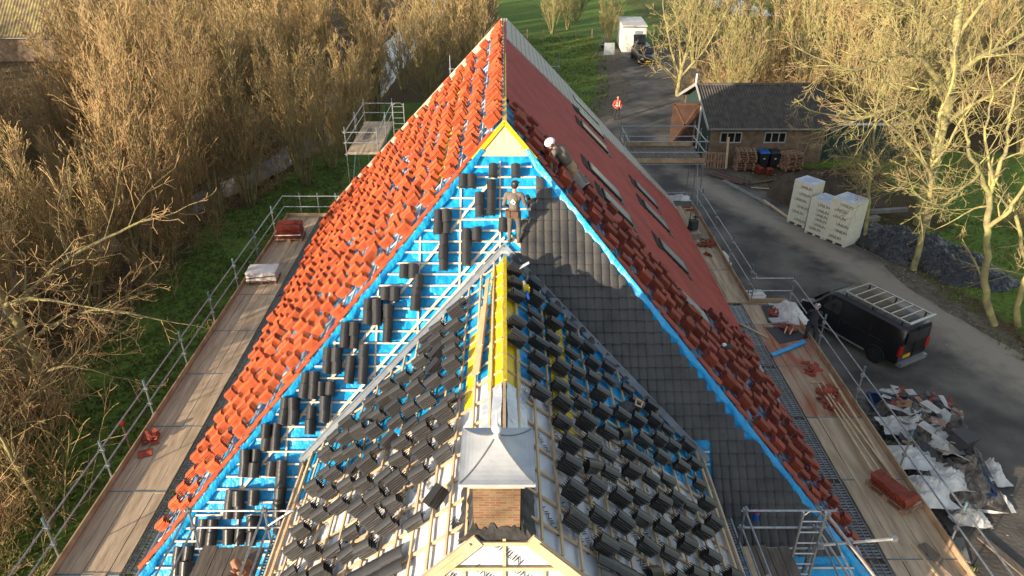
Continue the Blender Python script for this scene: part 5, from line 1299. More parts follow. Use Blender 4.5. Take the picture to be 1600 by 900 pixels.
# ------------------------------------------------------------------ skip with rubbish
def skip():
    t = thing('rubbish_skip', 'open blue rubbish skip overflowing with plastic and tile debris beside the walkway', 'skip', (12.75, 16.9, 0), R(-12))
    b = MB(); w0, w1, l0, l1, h = .95, 1.2, 1.6, 2.1, 1.0
    lo = [(-w0, -l0, .1), (w0, -l0, .1), (w0, l0, .1), (-w0, l0, .1)]; hi = [(-w1, -l1, h), (w1, -l1, h), (w1, l1, h), (-w1, l1, h)]; BLUED = mat('dark_blue_skip_paint', (.012, .05, .16), .6, (.01, .03, .08), 4, bump=.2)
    b.add(lo + hi, [(3, 2, 1, 0)] + [(i, (i + 1) % 4, 4 + (i + 1) % 4, 4 + i) for i in range(4)]); b.build('hull', BLUED, t)
    r = MB()
    for i in range(4): r.bar(hi[i], hi[(i + 1) % 4], .08, .08)
    r.build('rim', BLUED, t)
    rnd = random.Random(12)
    mound('debris_heap', None, None, 0, 0, 1.55, 2.45, .6, 0, mat('debris_mix', (.20, .18, .16), .9, (.05, .045, .04), 5, bump=.5), 9, 1.8, .8, None, 50)
    o = bpy.context.scene.collection.objects[-1]; o.parent = t; o.location = (0, 0, h - .1)
    loc = t.matrix_basis
    def W(x, y, z): return Matrix.Rotation(R(-12), 4, 'Z') @ Vector((x, y, z)) + Vector((12.75, 16.9, 0))
    bits = [('white_card_sheet', mat('dirty_white_card', (.50, .49, .46), .7, (.36, .35, .33), 4), 'pale torn card sheet', 22, .25, .6, .012), ('dark_offcut', RUB, 'dark bitumen offcut', 20, .15, .4, .02), ('red_tile_piece', REDCLAY, 'red tile fragment', 16, .12, .24, .03), ('wood_offcut', PALLET, 'brown wood offcut', 12, .08, .6, .03)]
    for nm, m, lab, n, s0, s1, th in bits:
        for k in range(n):
            x = rnd.uniform(-1.0, 1.0); y = rnd.uniform(-1.5, 1.9) if nm != 'red_tile_piece' else rnd.uniform(.7, 1.8); z = h + .35 + .35 * (1 - (x / 1.2) ** 2) * (1 - (y / 2.2) ** 2) + rnd.uniform(0, .12)
            a, b_ = rnd.uniform(s0, s1) / 2, rnd.uniform(s0, s1 * .7) / 2; q = MB(); pts = [(-a, -b_ * rnd.uniform(.5, 1)), (a * rnd.uniform(.6, 1), -b_), (a, b_ * rnd.uniform(.4, 1)), (-a * rnd.uniform(.4, 1), b_)]
            q.add([(u, v, 0) for u, v in pts] + [(u, v, th) for u, v in pts], [(4, 5, 6, 7), (3, 2, 1, 0)] + [(i, (i + 1) % 4, 4 + (i + 1) % 4, 4 + i) for i in range(4)])
            ob = q.build(nm, m); ob.location = W(x, y, z); ob.rotation_euler = (rnd.uniform(-.5, .5), rnd.uniform(-.5, .5), rnd.uniform(0, 6))
            tag(ob, f'{lab} lying among the rubbish heaped on the blue skip', 'debris', f'{lab}s in the skip')
    for k, (px, py, z, sx, sy, sz) in enumerate(((1435, 668, 1.35, .6, .5, .4), (1400, 665, 1.35, .5, .4, .3), (1420, 715, 1.3, .8, .5, .35), (1465, 690, 1.3, .5, .6, .35), (1438, 770, 1.2, .8, .6, .5), (1475, 745, 1.1, .6, .6, .4))):
        crumpled('plastic_bag_heap', f'crumpled white plastic sheeting on the skip, {ordn(k + 1)} drape counted from its far end', 'plastic sheet', G(px, py, z), sx, sy, sz, PLASTW, 20 + k, 26)
    for k, (px, py, sx, sy, sz) in enumerate(((1528, 778, .75, .6, .7), (1510, 805, .5, .45, .4), (1542, 742, .5, .5, .55))):
        crumpled('plastic_bag_heap', f'torn translucent plastic bag slumped on the ground beside the skip, {ordn(k + 1)} from the walkway end', 'plastic sheet', G(px, py, .05), sx, sy, sz, PLASTW, 30 + k, 26)
    c = thing('black_crate', 'black plastic crate tipped on top of the skip rubbish', 'crate', W(.55, -.7, 1.55), .5); c.rotation_euler = (.2, .15, .5)
    MB().box(-.32, .32, -.24, .24, 0, .05).build('base', RUB, c)
    for a in ((-.32, .32, -.24, -.21), (-.32, .32, .21, .24), (-.32, -.29, -.21, .21), (.29, .32, -.21, .21)): MB().box(*a, .05, .32).build('side_wall', RUB, c)
    MB().box(-.34, .34, -.26, .26, .32, .35).build('lid', INK, c)
skip()
plank((13.0, 14.0, .08), (14.0, 11.2, .08), .22, .05, GREYW, 'grey plank lying on the sunlit ground below the skip')
flat([(1480, 838), (1497, 872), (1516, 880), (1505, 842)], .03, .03, CONCP, 'concrete_slab', 'pale concrete slab on the ground beneath the right guard rail', 'slab')

# offcuts on the left landing
rnd = random.Random(2)
for k in range(9):
    a = Vector((-5.15 + rnd.uniform(-.35, .2), 8.3 + rnd.uniform(-.3, .3), 4.27 + .015 * k)); d = Vector((rnd.uniform(.0, .35), 1, 0)).normalized() * rnd.uniform(.35, .7)
    plank(a - d, a + d, .06, .035, PINE if k % 3 else PALLET, f'timber offcut on the left front landing, {ordn(k + 1)} layer of the jumble', 'offcut', 'offcuts on the left landing', 'timber_offcut')
shard_pile((-4.98, 9.35, 4.25), .2, 10, mat('brown_clay_shards', (.35, .17, .09), .8), 'broken_tile_heap', 'heap of brown clay shards on the left front landing', 'tile heap', 9, .12)
plank((5.15, 8.7, 4.25), (4.95, 9.3, 4.26), .07, .03, PINE, 'short pale offcut lying on the right front landing', name='timber_offcut')
plank((4.72, 7.6, 4.26), (4.72, 9.95, 4.26), .11, .05, PINE, 'pale board along the inner edge of the right front landing')
def small_tools():
    t = thing('nail_gun', 'yellow and blue power tool lying on the right wing tiles', 'power tool', WR.p(*on(WR, 808, 470), .3), .2)
    MB().box(-.06, .06, -.07, .07, 0, .12).build('body', YELLOW, t); MB().tube([(0, .08, .1), (0, .2, .12)], .035, 8).build('head', mat('beige_rag', (.3, .24, .18)), t); MB().tube([(0, -.07, .04), (-.02, -.2, .02), (-.03, -.34, 0)], .03, 6).build('hose', BLUEP, t)
    b = thing('tool_bag', 'open black tool bag with wooden handle on the right wing stacks', 'tool bag', WR.p(*on(WR, 968, 652), .12), .6)
    MB().ball((0, 0, .12), .2, 10, 6, (1.3, .8, .6)).build('bag_body', RUB, b); MB().ball((-.3, .1, .1), .16, 8, 5, (1, 1, .6)).build('side_pouch', RUB, b)
    MB().tube([(.2, -.1, .2), (.3, -.02, .25), (.36, -.14, .22), (.26, -.2, .18), (.2, -.1, .2)], .022, 6).build('handle', PINE, b)
    f = thing('folded_flashing', 'small folded white sheet beside the wing ridge', 'sheet', WR.p(*on(WR, 800, 436), .35), .4)
    MB().add([(-.12, -.06, .02), (.16, -.02, .10), (.18, .06, .1), (-.1, .05, .0), (-.12, -.06, .0), (.16, -.02, .08), (.18, .06, .08), (-.1, .05, -.02)], [(0, 1, 2, 3), (7, 6, 5, 4), (0, 4, 5, 1), (2, 6, 7, 3)]).build('sheet', WHITEP, f)
    c = thing('grey_tile_crate', 'grey ribbed crate resting on the hip beside the bending roofer', 'crate', SH.p(*on(SH, 886, 300), .12)); c.matrix_world = SR.M(*on(SR, 893, 292), .22, -.4)
    for k in range(5): MB().box(-.26, .26, -.19 + k * .08, -.15 + k * .08, 0, .03).build('slat', mat('crate_grey', (.16, .15, .13), .6), c)
    for a in ((-.28, .28, -.22, -.2), (-.28, .28, .2, .22), (-.28, -.26, -.2, .2), (.26, .28, -.2, .2)): MB().box(*a, -.01, .16).build('side_wall', mat('crate_pale', (.38, .36, .32), .6), c)
    k_ = thing('bottle', 'blue bottle with red cap standing on the black tiles', 'bottle', SH.p(*on(SH, 1177, 812), .12)); MB().tube([(0, 0, 0), (0, 0, .20), (0, 0, .22)], [.06, .06, .045], 12).build('body', BLUEP, k_); MB().tube([(0, 0, .22), (0, 0, .28)], .045, 10).build('cap', REDP, k_)
    h = thing('work_shoe', 'black work shoe lying among the shaded red tile stacks', 'shoe', SR.p(*on(SR, 1115, 560), .4)); MB().ball((0, 0, .06), .09, 8, 6, (1.9, .8, .7)).build('upper', RUB, h); MB().ball((-.08, 0, .12), .06, 8, 6, (1, .8, .8)).build('collar', WHITEP, h)
    m_ = thing('marker_post', 'orange topped marker post in the brush left of the walkway', 'marker post', (-11.6, 17.2, 0)); MB().tube([(0, 0, 0), (0, 0, 1.3)], .03, 6).build('stake', PALLET, m_); MB().ball((0, 0, 1.38), .09, 8, 6).build('cap', REDP, m_)
small_tools()

# ------------------------------------------------------------------ neighbour's house beyond the thicket
def neighbour():
    t = thing('neighbour_house', 'low house with a mossy ribbed tile roof beyond the left thicket', 'house', (-52, 80, 0))
    w = MB(); w.box(-9, 9.5, -4, 4, 0, 2.6); w.build('wall', BRICK2, t)
    r = MB()
    for s in (-1, 1):
        base = len(r.v); N2 = 300
        for j in range(3):
            for i in range(N2 + 1): r.v.append((-9.6 + 19.6 * i / N2, s * (4.6 - 4.6 * j / 2), 2.5 + 4.2 * j / 2 + .06 * math.sin(i / N2 * 19.6 / .33 * 2 * math.pi)))
        for j in range(2):
            for i in range(N2): o = base + j * (N2 + 1) + i; r.f.append((o, o + 1, o + N2 + 2, o + N2 + 1))
    r.build('roof', MOSSROOF, t, True); g = MB(); g.bar((-9.7, -4.7, 2.4), (10.1, -4.7, 2.4), .10, .10); g.build('gutter', mat('grey_pvc', (.22, .21, .20), .6), t)
    c = MB(); c.box(6.6, 7.3, -.35, .35, 6.2, 7.7); co = c.build('chimney', WHITEP, t)
    gb = MB(); gb.add([(9.5, -4, 2.6), (9.5, 4, 2.6), (9.5, 0, 6.5), (9.3, -4, 2.6), (9.3, 4, 2.6), (9.3, 0, 6.5)], [(0, 1, 2), (5, 4, 3), (0, 3, 4, 1), (1, 4, 5, 2)]); gb.build('gable', BRICK2, t)
neighbour()
def fence():
    t = thing('field_fence', 'low post and wire fence at the far edge of the lawn', 'fence', (6, 88, 0))
    for k in range(12): MB().tube([(-9 + k * 1.9, k * .1, 0), (-9 + k * 1.9, k * .1, 1.1)], .05, 5).build('post', PALLET, t)
    for z in (.5, .95): MB().tube([(-9, 0, z), (12, 1.1, z)], .012, 4).build('wire', STEEL, t)
fence()
# ------------------------------------------------------------------ bare winter trees
def grow(rnd, out, p, d, L, r, depth, P, last=False):
    """wander a limb from p along d, record it, and let side shoots leave it"""
    n = max(3, int(L / P['seg'][min(depth, len(P['seg']) - 1)])); st = L / n; pts = [p.copy()]; rs = [r]; q = p.copy(); dd = d.copy()
    w = P['wob'][min(depth, len(P['wob']) - 1)]; up = P['up'][min(depth, len(P['up']) - 1)]; kids = []
    taper = P.get('taper', .25)
    for i in range(n):
        dd = (dd + Vector((rnd.gauss(0, w), rnd.gauss(0, w), rnd.gauss(0, w))) + Vector((0, 0, up))).normalized()
        q = q + dd * st; pts.append(q.copy()); f = (i + 1) / n; rr_ = max(P['rmin'], r * (1 - f * (1 - taper))); rs.append(rr_); kids.append((q.copy(), dd.copy(), f, rr_))
    out.append((depth, pts, rs))
    if depth >= P['depth']: return
    nk = P['kids'][min(depth, len(P['kids']) - 1)]; nk = int(nk * rnd.uniform(.8, 1.2) * (1 if depth else 1)); f0 = P['f0'][min(depth, len(P['f0']) - 1)]
    for _ in range(nk):
        c = [k for k in kids if k[2] >= f0] or kids; q, dk, f, rk = rnd.choice(c)
        ang = R(rnd.uniform(*P['ang'][min(depth, len(P['ang']) - 1)])); az = rnd.uniform(0, 2 * math.pi); o = dk.orthogonal().normalized(); o.rotate(Matrix.Rotation(az, 3, dk)); nd = (dk * math.cos(ang) + o * math.sin(ang)).normalized()
        Lk = L * P['lr'][min(depth, len(P['lr']) - 1)] * rnd.uniform(.6, 1.15) * (1.2 - .65 * f); grow(rnd, out, q, nd, Lk, max(P['rmin'], rk * P['rr']), depth + 1, P)
def tree_meshes(name, out, mt, mc, split=2):
    a, b = MB(), MB()
    for depth, pts, rs in out:
        mb = a if depth < split else b; mb.tube(pts, rs, 7 if depth == 0 else 5 if depth < split else 3, cap=False)
    return a.mesh(name + '_trunk', mt, True), b.mesh(name + '_crown', mc)
def willow(seed, stems, H, spread, twig, mt, mc, kids=(13, 7, 4), rb=.08):
    rnd = random.Random(seed); out = []
    P = dict(seg=(.7, .5, .35, .3), wob=(.045, .08, .12, .15), up=(.05, .09, .08, .06), kids=kids, f0=(.12, .12, .15), ang=((9, 26), (13, 32), (16, 40)), lr=(.42, .5, .5), rr=.42, rmin=twig, depth=3, taper=.14)
    for k in range(stems):
        a = 2 * math.pi * k / stems + rnd.uniform(-.3, .3); lean = rnd.uniform(.1, 1) * spread
        d = Vector((math.cos(a) * lean, math.sin(a) * lean, 1)).normalized(); p = Vector((math.cos(a) * .25, math.sin(a) * .25, 0)) * rnd.uniform(.3, 1)
        grow(rnd, out, p, d, H * rnd.uniform(.7, 1.05), rb * rnd.uniform(.7, 1.2), 0, P)
    return tree_meshes('willow', out, mt, mc)
def thicket(seed, mt, mc, H=3.0, n=20, rad=1.6, twig=.009):
    rnd = random.Random(seed); out = []
    P = dict(seg=(.4, .3, .3), wob=(.12, .15, .18), up=(.03, .02, .02), kids=(7, 3), f0=(.15, .2), ang=((20, 55), (25, 60)), lr=(.5, .5), rr=.55, rmin=twig, depth=2, taper=.2)
    for k in range(n):
        a = rnd.uniform(0, 6.28); q = rad * math.sqrt(rnd.random()); d = Vector((rnd.gauss(0, .35), rnd.gauss(0, .35), 1)).normalized(); grow(rnd, out, Vector((q * math.cos(a), q * math.sin(a), -.05)), d, H * rnd.uniform(.5, 1.1), .022, 0, P)
    return tree_meshes('brush', out, mt, mc, 1)
def broad(seed, skeleton, twig, mt, mc, kids=(10, 8, 6, 4), lr=(.42, .5, .5, .5), depth=4, lscale=1.0, up=(.0, .03, .035, .04)):
    """tree whose main limbs follow given paths; finer wood is grown on them"""
    rnd = random.Random(seed); out = []
    P = dict(seg=(.6, .5, .35, .3, .25), wob=(.1, .14, .17, .18, .2), up=up, kids=kids, f0=(.2, .15, .15, .1), ang=((28, 65), (28, 62), (28, 60), (25, 60)), lr=lr, rr=.5, rmin=twig, depth=depth, taper=.22)
    for path, r0, r1, dens in skeleton:
        # smooth the path
        pts = [Vector(p) for p in path]; sm = []
        for i in range(len(pts) - 1):
            for k in range(4):
                t = k / 4; p0 = pts[max(0, i - 1)]; p1 = pts[i]; p2 = pts[i + 1]; p3 = pts[min(len(pts) - 1, i + 2)]
                sm.append(.5 * ((2 * p1) + (-p0 + p2) * t + (2 * p0 - 5 * p1 + 4 * p2 - p3) * t * t + (-p0 + 3 * p1 - 3 * p2 + p3) * t ** 3) + Vector((rnd.gauss(0, .03), rnd.gauss(0, .03), 0)))
        sm.append(pts[-1]); n = len(sm); rs = [r0 + (r1 - r0) * i / (n - 1) for i in range(n)]; out.append((0, sm, rs)); L = sum((b - a).length for a, b in zip(sm, sm[1:]))
        for _ in range(int(dens * L)):
            i = rnd.randrange(max(1, int(n * .25)), n - 1); dk = (sm[i + 1] - sm[i]).normalized(); ang = R(rnd.uniform(30, 75)); o = dk.orthogonal().normalized(); o.rotate(Matrix.Rotation(rnd.uniform(0, 6.28), 3, dk)); nd = (dk * math.cos(ang) + o * math.sin(ang) + Vector((0, 0, .15))).normalized()
            grow(rnd, out, sm[i], nd, lscale * rnd.uniform(1.0, 2.6), max(twig, rs[i] * .38), 1, P)
        grow(rnd, out, sm[-1], (sm[-1] - sm[-2]).normalized(), lscale * 2.0, r1, 1, P)
    return tree_meshes('tree', out, mt, mc)
def put(name, meshes, label, cat, loc, rz, sc=1.0, group=None, tilt=(0, 0)):
    t = thing(name, label, cat, loc, rz, group); t.scale = (sc, sc, sc * 1.0); t.rotation_euler = (tilt[0], tilt[1], rz)
    link('trunk', meshes[0], t); link('crown', meshes[1], t); return t

WIL = [willow(1, 9, 9.0, .30, .010, BARKL, TWIGL), willow(2, 12, 8.2, .42, .012, BARKL, TWIGL), willow(3, 7, 9.5, .26, .012, BARKL, TWIGL), willow(4, 11, 7.5, .5, .012, BARKL, TWIGO), willow(5, 8, 8.6, .36, .012, BARKL, TWIGO)]
WFAR = [willow(11, 9, 8.5, .30, .015, BARKL, TWIGL, (10, 6, 3)), willow(12, 11, 7.6, .4, .015, BARKL, TWIGO, (10, 6, 3)), willow(13, 12, 8.0, .34, .015, BARKR, TWIGR, (10, 6, 3)), willow(14, 11, 7.0, .45, .015, BARKR, TWIGR, (10, 6, 3))]
BRU = [thicket(1, BARKL, TWIGL), thicket(2, BARKL, TWIGO, 2.4, 24), thicket(3, BARKL, TWIGL, 3.4, 16)]
def left_wood():
    rnd = random.Random(77)
    # single bushes on the bank nearest the walkway
    near = [(-15.9, 30.6, 1, .62, 'multi-stemmed willow bush on the bank beside the left walkway'), (-14.2, 37.6, 4, .72, 'leafless bush on the bank between walkway and ditch, farther along'), (-13.0, 43.5, 0, .8, 'bare willow on the bank opposite the left scaffold tower')]
    for x, y, k, s, lab in near: put('willow_bush', WIL[k], lab, 'willow', (x, y, ground_z(x, y)), rnd.uniform(0, 6), s)
    rows = []; y = 13.5; r_i = 0
    while y < 98:
        x0 = (-16.2 - max(0, (34 - y)) * .12) if y < 38 else (-17.6 if y < 48 else -16.6); dx = 3.1 if y < 60 else 3.8
        n = int((min(62, 24 + y * .62)) / dx); row = []
        for i in range(n):
            x = x0 - i * dx + rnd.uniform(-1.1, 1.1)
            if -66 < x < -36 and 62 < y < 90: continue
            if 788 + 1130 * x / (.875 * y + 7.5) < 170 and y > 30 and rnd.random() < .6: continue
            row.append((x, y + rnd.uniform(-1.4, 1.4)))
        rows.append(row); y += 4.0 if y < 60 else 6.5; r_i += 1
    for ri, row in enumerate(rows):
        for i, (x, yy) in enumerate(row):
            if rnd.random() < .10: continue
            far = yy > 46; M = rnd.choice(WFAR[:2] if far else WIL); sc = rnd.uniform(.75, 1.1) * (.85 if yy < 26 else 1)
            if dist_poly(x, yy, DITCH) < 2.0: x -= 2.2
            put('bare_willow', M, f'leafless willow in the left thicket, {ordn(i + 1)} from the ditch in the {ordn(ri + 1)} rank back', 'willow', (x, yy, ground_z(x, yy) - .05), rnd.uniform(0, 6.28), sc, 'leafless willows of the left thicket', (rnd.uniform(-.07, .07), rnd.uniform(-.02, .1)))
    for i in range(6):
        y = 41 + i * 2.9; xd = -11.4 + (48 - y) * -.0 if y > 62 else -13.6 + (y - 47) * .1
        put('bank_willow', rnd.choice(WIL[3:] if y < 56 else WFAR[:2]), f'leafless willow on the lawn side of the ditch, {ordn(i + 1)} going away from the left tower', 'willow', (xd + 2.6 + rnd.uniform(-.4, .4), y, ground_z(xd + 2.6, y) - .05), rnd.uniform(0, 6.28), rnd.uniform(.55, .85), 'willows on the near ditch bank')
    # row along the far ditch, behind the ridge
    for i in range(17):
        x = -9.2 + (i % 3) * 3.1 + rnd.uniform(-.7, .7); y = 55 + i * 3.1; x = min(x, .3)
        put('bare_willow', rnd.choice(WFAR[:2]), f'leafless willow beyond the gable along the ditch, {ordn(i + 1)} going away', 'willow', (x, y, ground_z(x, y) - .05), rnd.uniform(0, 6.28), rnd.uniform(.8, 1.0), 'willows along the far ditch')
    bands = {}
    for i in range(170):
        x = -13.0 - 36 * rnd.random() ** 1.4; y = rnd.uniform(11.5, 60)
        if x > -14.8 and y > 19: continue
        if dist_poly(x, y, DITCH) < 1.6 or abs(x + 15.9) < 1.4 and abs(y - 30) < 2: continue
        t = put('brushwood', rnd.choice(BRU), 'brushwood of the left thicket', 'brushwood', (x, y, ground_z(x, y)), rnd.uniform(0, 6.28), rnd.uniform(.6, 1.1), 'brushwood under the left thicket'); bands.setdefault(int((y - 11.5) / 4.1), []).append((-x, t))
    for k, (x, y) in enumerate(((-13.2, 12.6), (-12.3, 11.4), (-14.6, 13.0), (-13.9, 15.0), (-15.8, 15.6), (-14.9, 17.3), (-13.4, 13.9))):
        put('tangled_shrub', BRU[k % 3], f'tangled leafless shrub at the lower left corner, {ordn(k + 1)} of the clumps by the walkway end', 'shrub', (x, y, ground_z(x, y)), k * 1.3, .62 + .05 * (k % 3), 'shrubs by the walkway end')
    for k in range(9):
        y = 31 + k * 2.3; x = -19.6 + k * .56 if y < 38 else -15.9 + (y - 40) * .22; x += 1.6
        put('bank_brush', BRU[k % 3], f'leafless brush on the lawn edge of the ditch, {ordn(k + 1)} clump from the walkway end', 'brushwood', (x, y, ground_z(x, y)), k * 1.7, .5 + .1 * (k % 3), 'brush on the ditch edge')
    for bi, L in bands.items():
        for k, (x, t) in enumerate(sorted(L, key=lambda q: q[0])): t['label'] = f'leafless brushwood clump, {ordn(k + 1)} from the walkway in the {ordn(bi + 1)} band of the thicket'
left_wood()
# large mossy tree at the lower left
tl = broad(31, [([(0, 0, 0), (-.1, .1, 2.2), (-.5, .1, 4.2), (-.9, 0, 6.2), (-1.2, .2, 8.0)], .26, .10, 1.6), ([(.9, -.5, 0), (.75, -.4, 2.5), (.2, -.3, 5.0), (-.1, -.2, 7.4)], .22, .08, 1.6),
                ([(-.1, .1, 2.4), (1.2, .2, 3.4), (2.8, .3, 3.9), (4.2, .2, 3.7)], .09, .03, 2.2), ([(-.2, .1, 3.6), (1.3, 1.0, 5.0), (2.9, 1.6, 5.8), (4.0, 2.0, 6.2)], .09, .03, 2.2), ([(.3, -.3, 4.4), (1.6, -.9, 5.0), (2.9, -1.2, 5.0)], .08, .03, 2.2), ([(-.6, .1, 4.6), (-1.8, -.8, 5.8), (-2.8, -1.2, 7.2)], .09, .03, 2), ([(.5, -.4, 1.8), (1.8, -.8, 2.5), (3.0, -1.0, 2.4)], .06, .02, 2)], .010, BARKL, TWIGL, (6, 5, 3), depth=3)
put('mossy_tree', tl, 'big mossy tree with twin trunks at the lower left edge', 'tree', (-15.6, 19.4, 0), 0, 1.0)
tl2 = broad(33, [([(0, 0, 0), (.2, .1, 2), (.1, .3, 4), (.5, .4, 6)], .16, .05, 2.2), ([(.1, .1, 2.0), (1.2, .2, 3.2), (2.2, .1, 4.0)], .07, .02, 2.4)], .009, BARKL, TWIGL, (7, 5, 3), depth=3)
put('pale_twigged_tree', tl2, 'slender pale twigged tree rising beside the near end of the left walkway', 'tree', (-12.6, 14.4, 0), 2.5, .62)
put('pale_twigged_tree', tl2, 'second slender tree farther left of the near walkway end', 'tree', (-14.6, 15.6, 0), .5, .8)

# the big yellow-lit trees on the right
def P_(px, py, y):           # point of the photo at forward distance y
    r = ray(px, py); t = y / r.y; return Vector((r.x * t, y, CAM_H + r.z * t))
def skel(base, yb, paths):
    """paths: list of ([(px,py,dy)...], r0, r1, density), relative to the base point"""
    out = []
    for pts, r0, r1, dn in paths: out.append(([P_(x, y, yb + dy) - base for x, y, dy in pts], r0, r1, dn))
    return out
b1 = Vector((22.6, 35.2, 0)); b1 = G(1440, 352)
s1 = skel(b1, b1.y, [([(1440, 352, 0), (1450, 290, .1), (1465, 220, .3), (1482, 150, .6), (1490, 80, .8), (1500, 10, 1), (1505, -60, 1)], .42, .12, 1.3),
                     ([(1466, 225, .3), (1440, 200, -.8), (1400, 170, -1.6), (1350, 185, -2.2), (1300, 180, -2.6)], .13, .04, 3.4), ([(1482, 150, .5), (1440, 95, -.6), (1400, 85, -1.4), (1340, 110, -2), (1290, 95, -2.4)], .15, .04, 3.4),
                     ([(1484, 130, .6), (1530, 90, 1.2), (1575, 70, 1.6), (1620, 40, 2)], .16, .06, 3), ([(1490, 80, .8), (1450, 30, .2), (1400, 10, -.5), (1350, -20, -1)], .12, .04, 3), ([(1470, 200, .3), (1510, 170, -.6), (1560, 140, -1.4), (1600, 100, -2)], .12, .04, 3),
                     ([(1460, 240, .2), (1420, 235, -1.2), (1380, 260, -2.0), (1345, 250, -2.6)], .09, .03, 3), ([(1494, 60, .8), (1530, 10, 1.2), (1560, -30, 1.6)], .12, .05, 3), ([(1486, 110, .7), (1450, 140, 2), (1400, 130, 3)], .1, .03, 3)])
t1 = broad(41, s1, .009, BARKR, TWIGR, (8, 6, 5), depth=3, lscale=1.15)
put('spreading_tree', t1, 'largest spreading mossy tree behind the black plastic heap', 'tree', b1, 0)
b2 = G(1427, 422)
s2 = skel(b2, b2.y, [([(1427, 422, 0), (1440, 370, .1), (1452, 310, .3), (1456, 250, .5), (1470, 180, .7), (1490, 120, .9)], .15, .05, 1.4), ([(1454, 270, .4), (1420, 225, -.4), (1385, 190, -1), (1350, 175, -1.5)], .07, .025, 3), ([(1455, 260, .4), (1490, 210, 0), (1520, 160, -.4)], .07, .025, 3), ([(1452, 300, .3), (1425, 285, -.6), (1395, 300, -1.2), (1370, 290, -1.5)], .05, .02, 3)])
put('leaning_tree', broad(42, s2, .007, BARKR, TWIGR, (7, 6, 4), depth=3), 'slim tree leaning right from the foot of the black plastic heap', 'tree', b2, 0)
b3 = G(1552, 508)
s3 = skel(b3, b3.y, [([(1552, 508, 0), (1540, 455, .1), (1542, 400, .2), (1543, 350, .3), (1545, 305, .3)], .15, .11, .25), ([(1545, 305, .3), (1530, 270, 0), (1515, 240, -.3), (1510, 205, -.4)], .10, .05, 2.2), ([(1545, 305, .3), (1558, 270, .4), (1570, 230, .5), (1578, 180, .6), (1590, 130, .7)], .10, .035, 2.2),
                     ([(1543, 355, .3), (1570, 335, 0), (1595, 300, -.2), (1620, 270, -.4)], .10, .04, 2.2), ([(1530, 270, 0), (1500, 300, -.8), (1470, 320, -1.2), (1440, 310, -1.5)], .05, .02, 3), ([(1545, 320, .3), (1515, 330, .9), (1480, 350, 1.4)], .045, .02, 2.6), ([(1552, 290, .3), (1540, 220, .8), (1548, 150, 1.2), (1545, 90, 1.5)], .06, .02, 2.4)])
put('forked_tree', broad(43, s3, .007, BARKR, TWIGR, (7, 6, 4), depth=3, lscale=.8), 'pale forked tree nearest the van on the right verge', 'tree', b3, 0)
b4 = G(1350, 378)
s4 = skel(b4, b4.y, [([(1350, 378, 0), (1356, 330, 0), (1360, 270, .1), (1366, 210, .2), (1372, 150, .3)], .10, .04, 2.6)])
put('thin_tree', broad(44, s4, .010, BARKR, TWIGR, (5, 4, 2), depth=3, lscale=.75), 'thin straight tree rising between the insulation stacks and plastic heap', 'tree', b4, 0)
b5 = G(1592, 470); s5 = skel(b5, b5.y, [([(1592, 540, -2), (1590, 480, -2), (1600, 440, -2)], .14, .11, .1), ([(1620, 470, 0), (1600, 400, 0), (1585, 330, 0), (1560, 290, 0)], .12, .04, 2.4), ([(1640, 440, 0), (1600, 430, -.5), (1560, 420, -1)], .07, .03, 3)])
put('edge_tree', broad(45, s5, .009, BARKR, TWIGR, (6, 5, 3), depth=3, lscale=.7), 'twiggy tree cut by the right edge of the view', 'tree', b5, 0)
b6 = G(1058, 150)
s6 = skel(b6, b6.y, [([(1058, 150, 0), (1064, 115, 0), (1075, 70, .3), (1085, 20, .5)], .20, .06, 2.4), ([(1062, 125, 0), (1052, 90, .4), (1043, 50, .8), (1036, 10, 1)], .12, .04, 2.6), ([(1063, 120, 0), (1095, 85, -.4), (1120, 45, -.8), (1140, 10, -1)], .12, .04, 2.6), ([(1060, 130, 0), (1040, 110, -1), (1028, 96, -1.6)], .06, .03, 1.6), ([(1064, 110, 0), (1062, 60, 1), (1055, 10, 1.6)], .1, .04, 2.6)])
put('road_end_tree', broad(46, s6, .013, BARKR, TWIGR, (8, 6, 4), depth=3, lscale=1.3, up=(0, .06, .06, .06)), 'round bare yellow tree beside the road behind the brown door', 'tree', b6, 0)
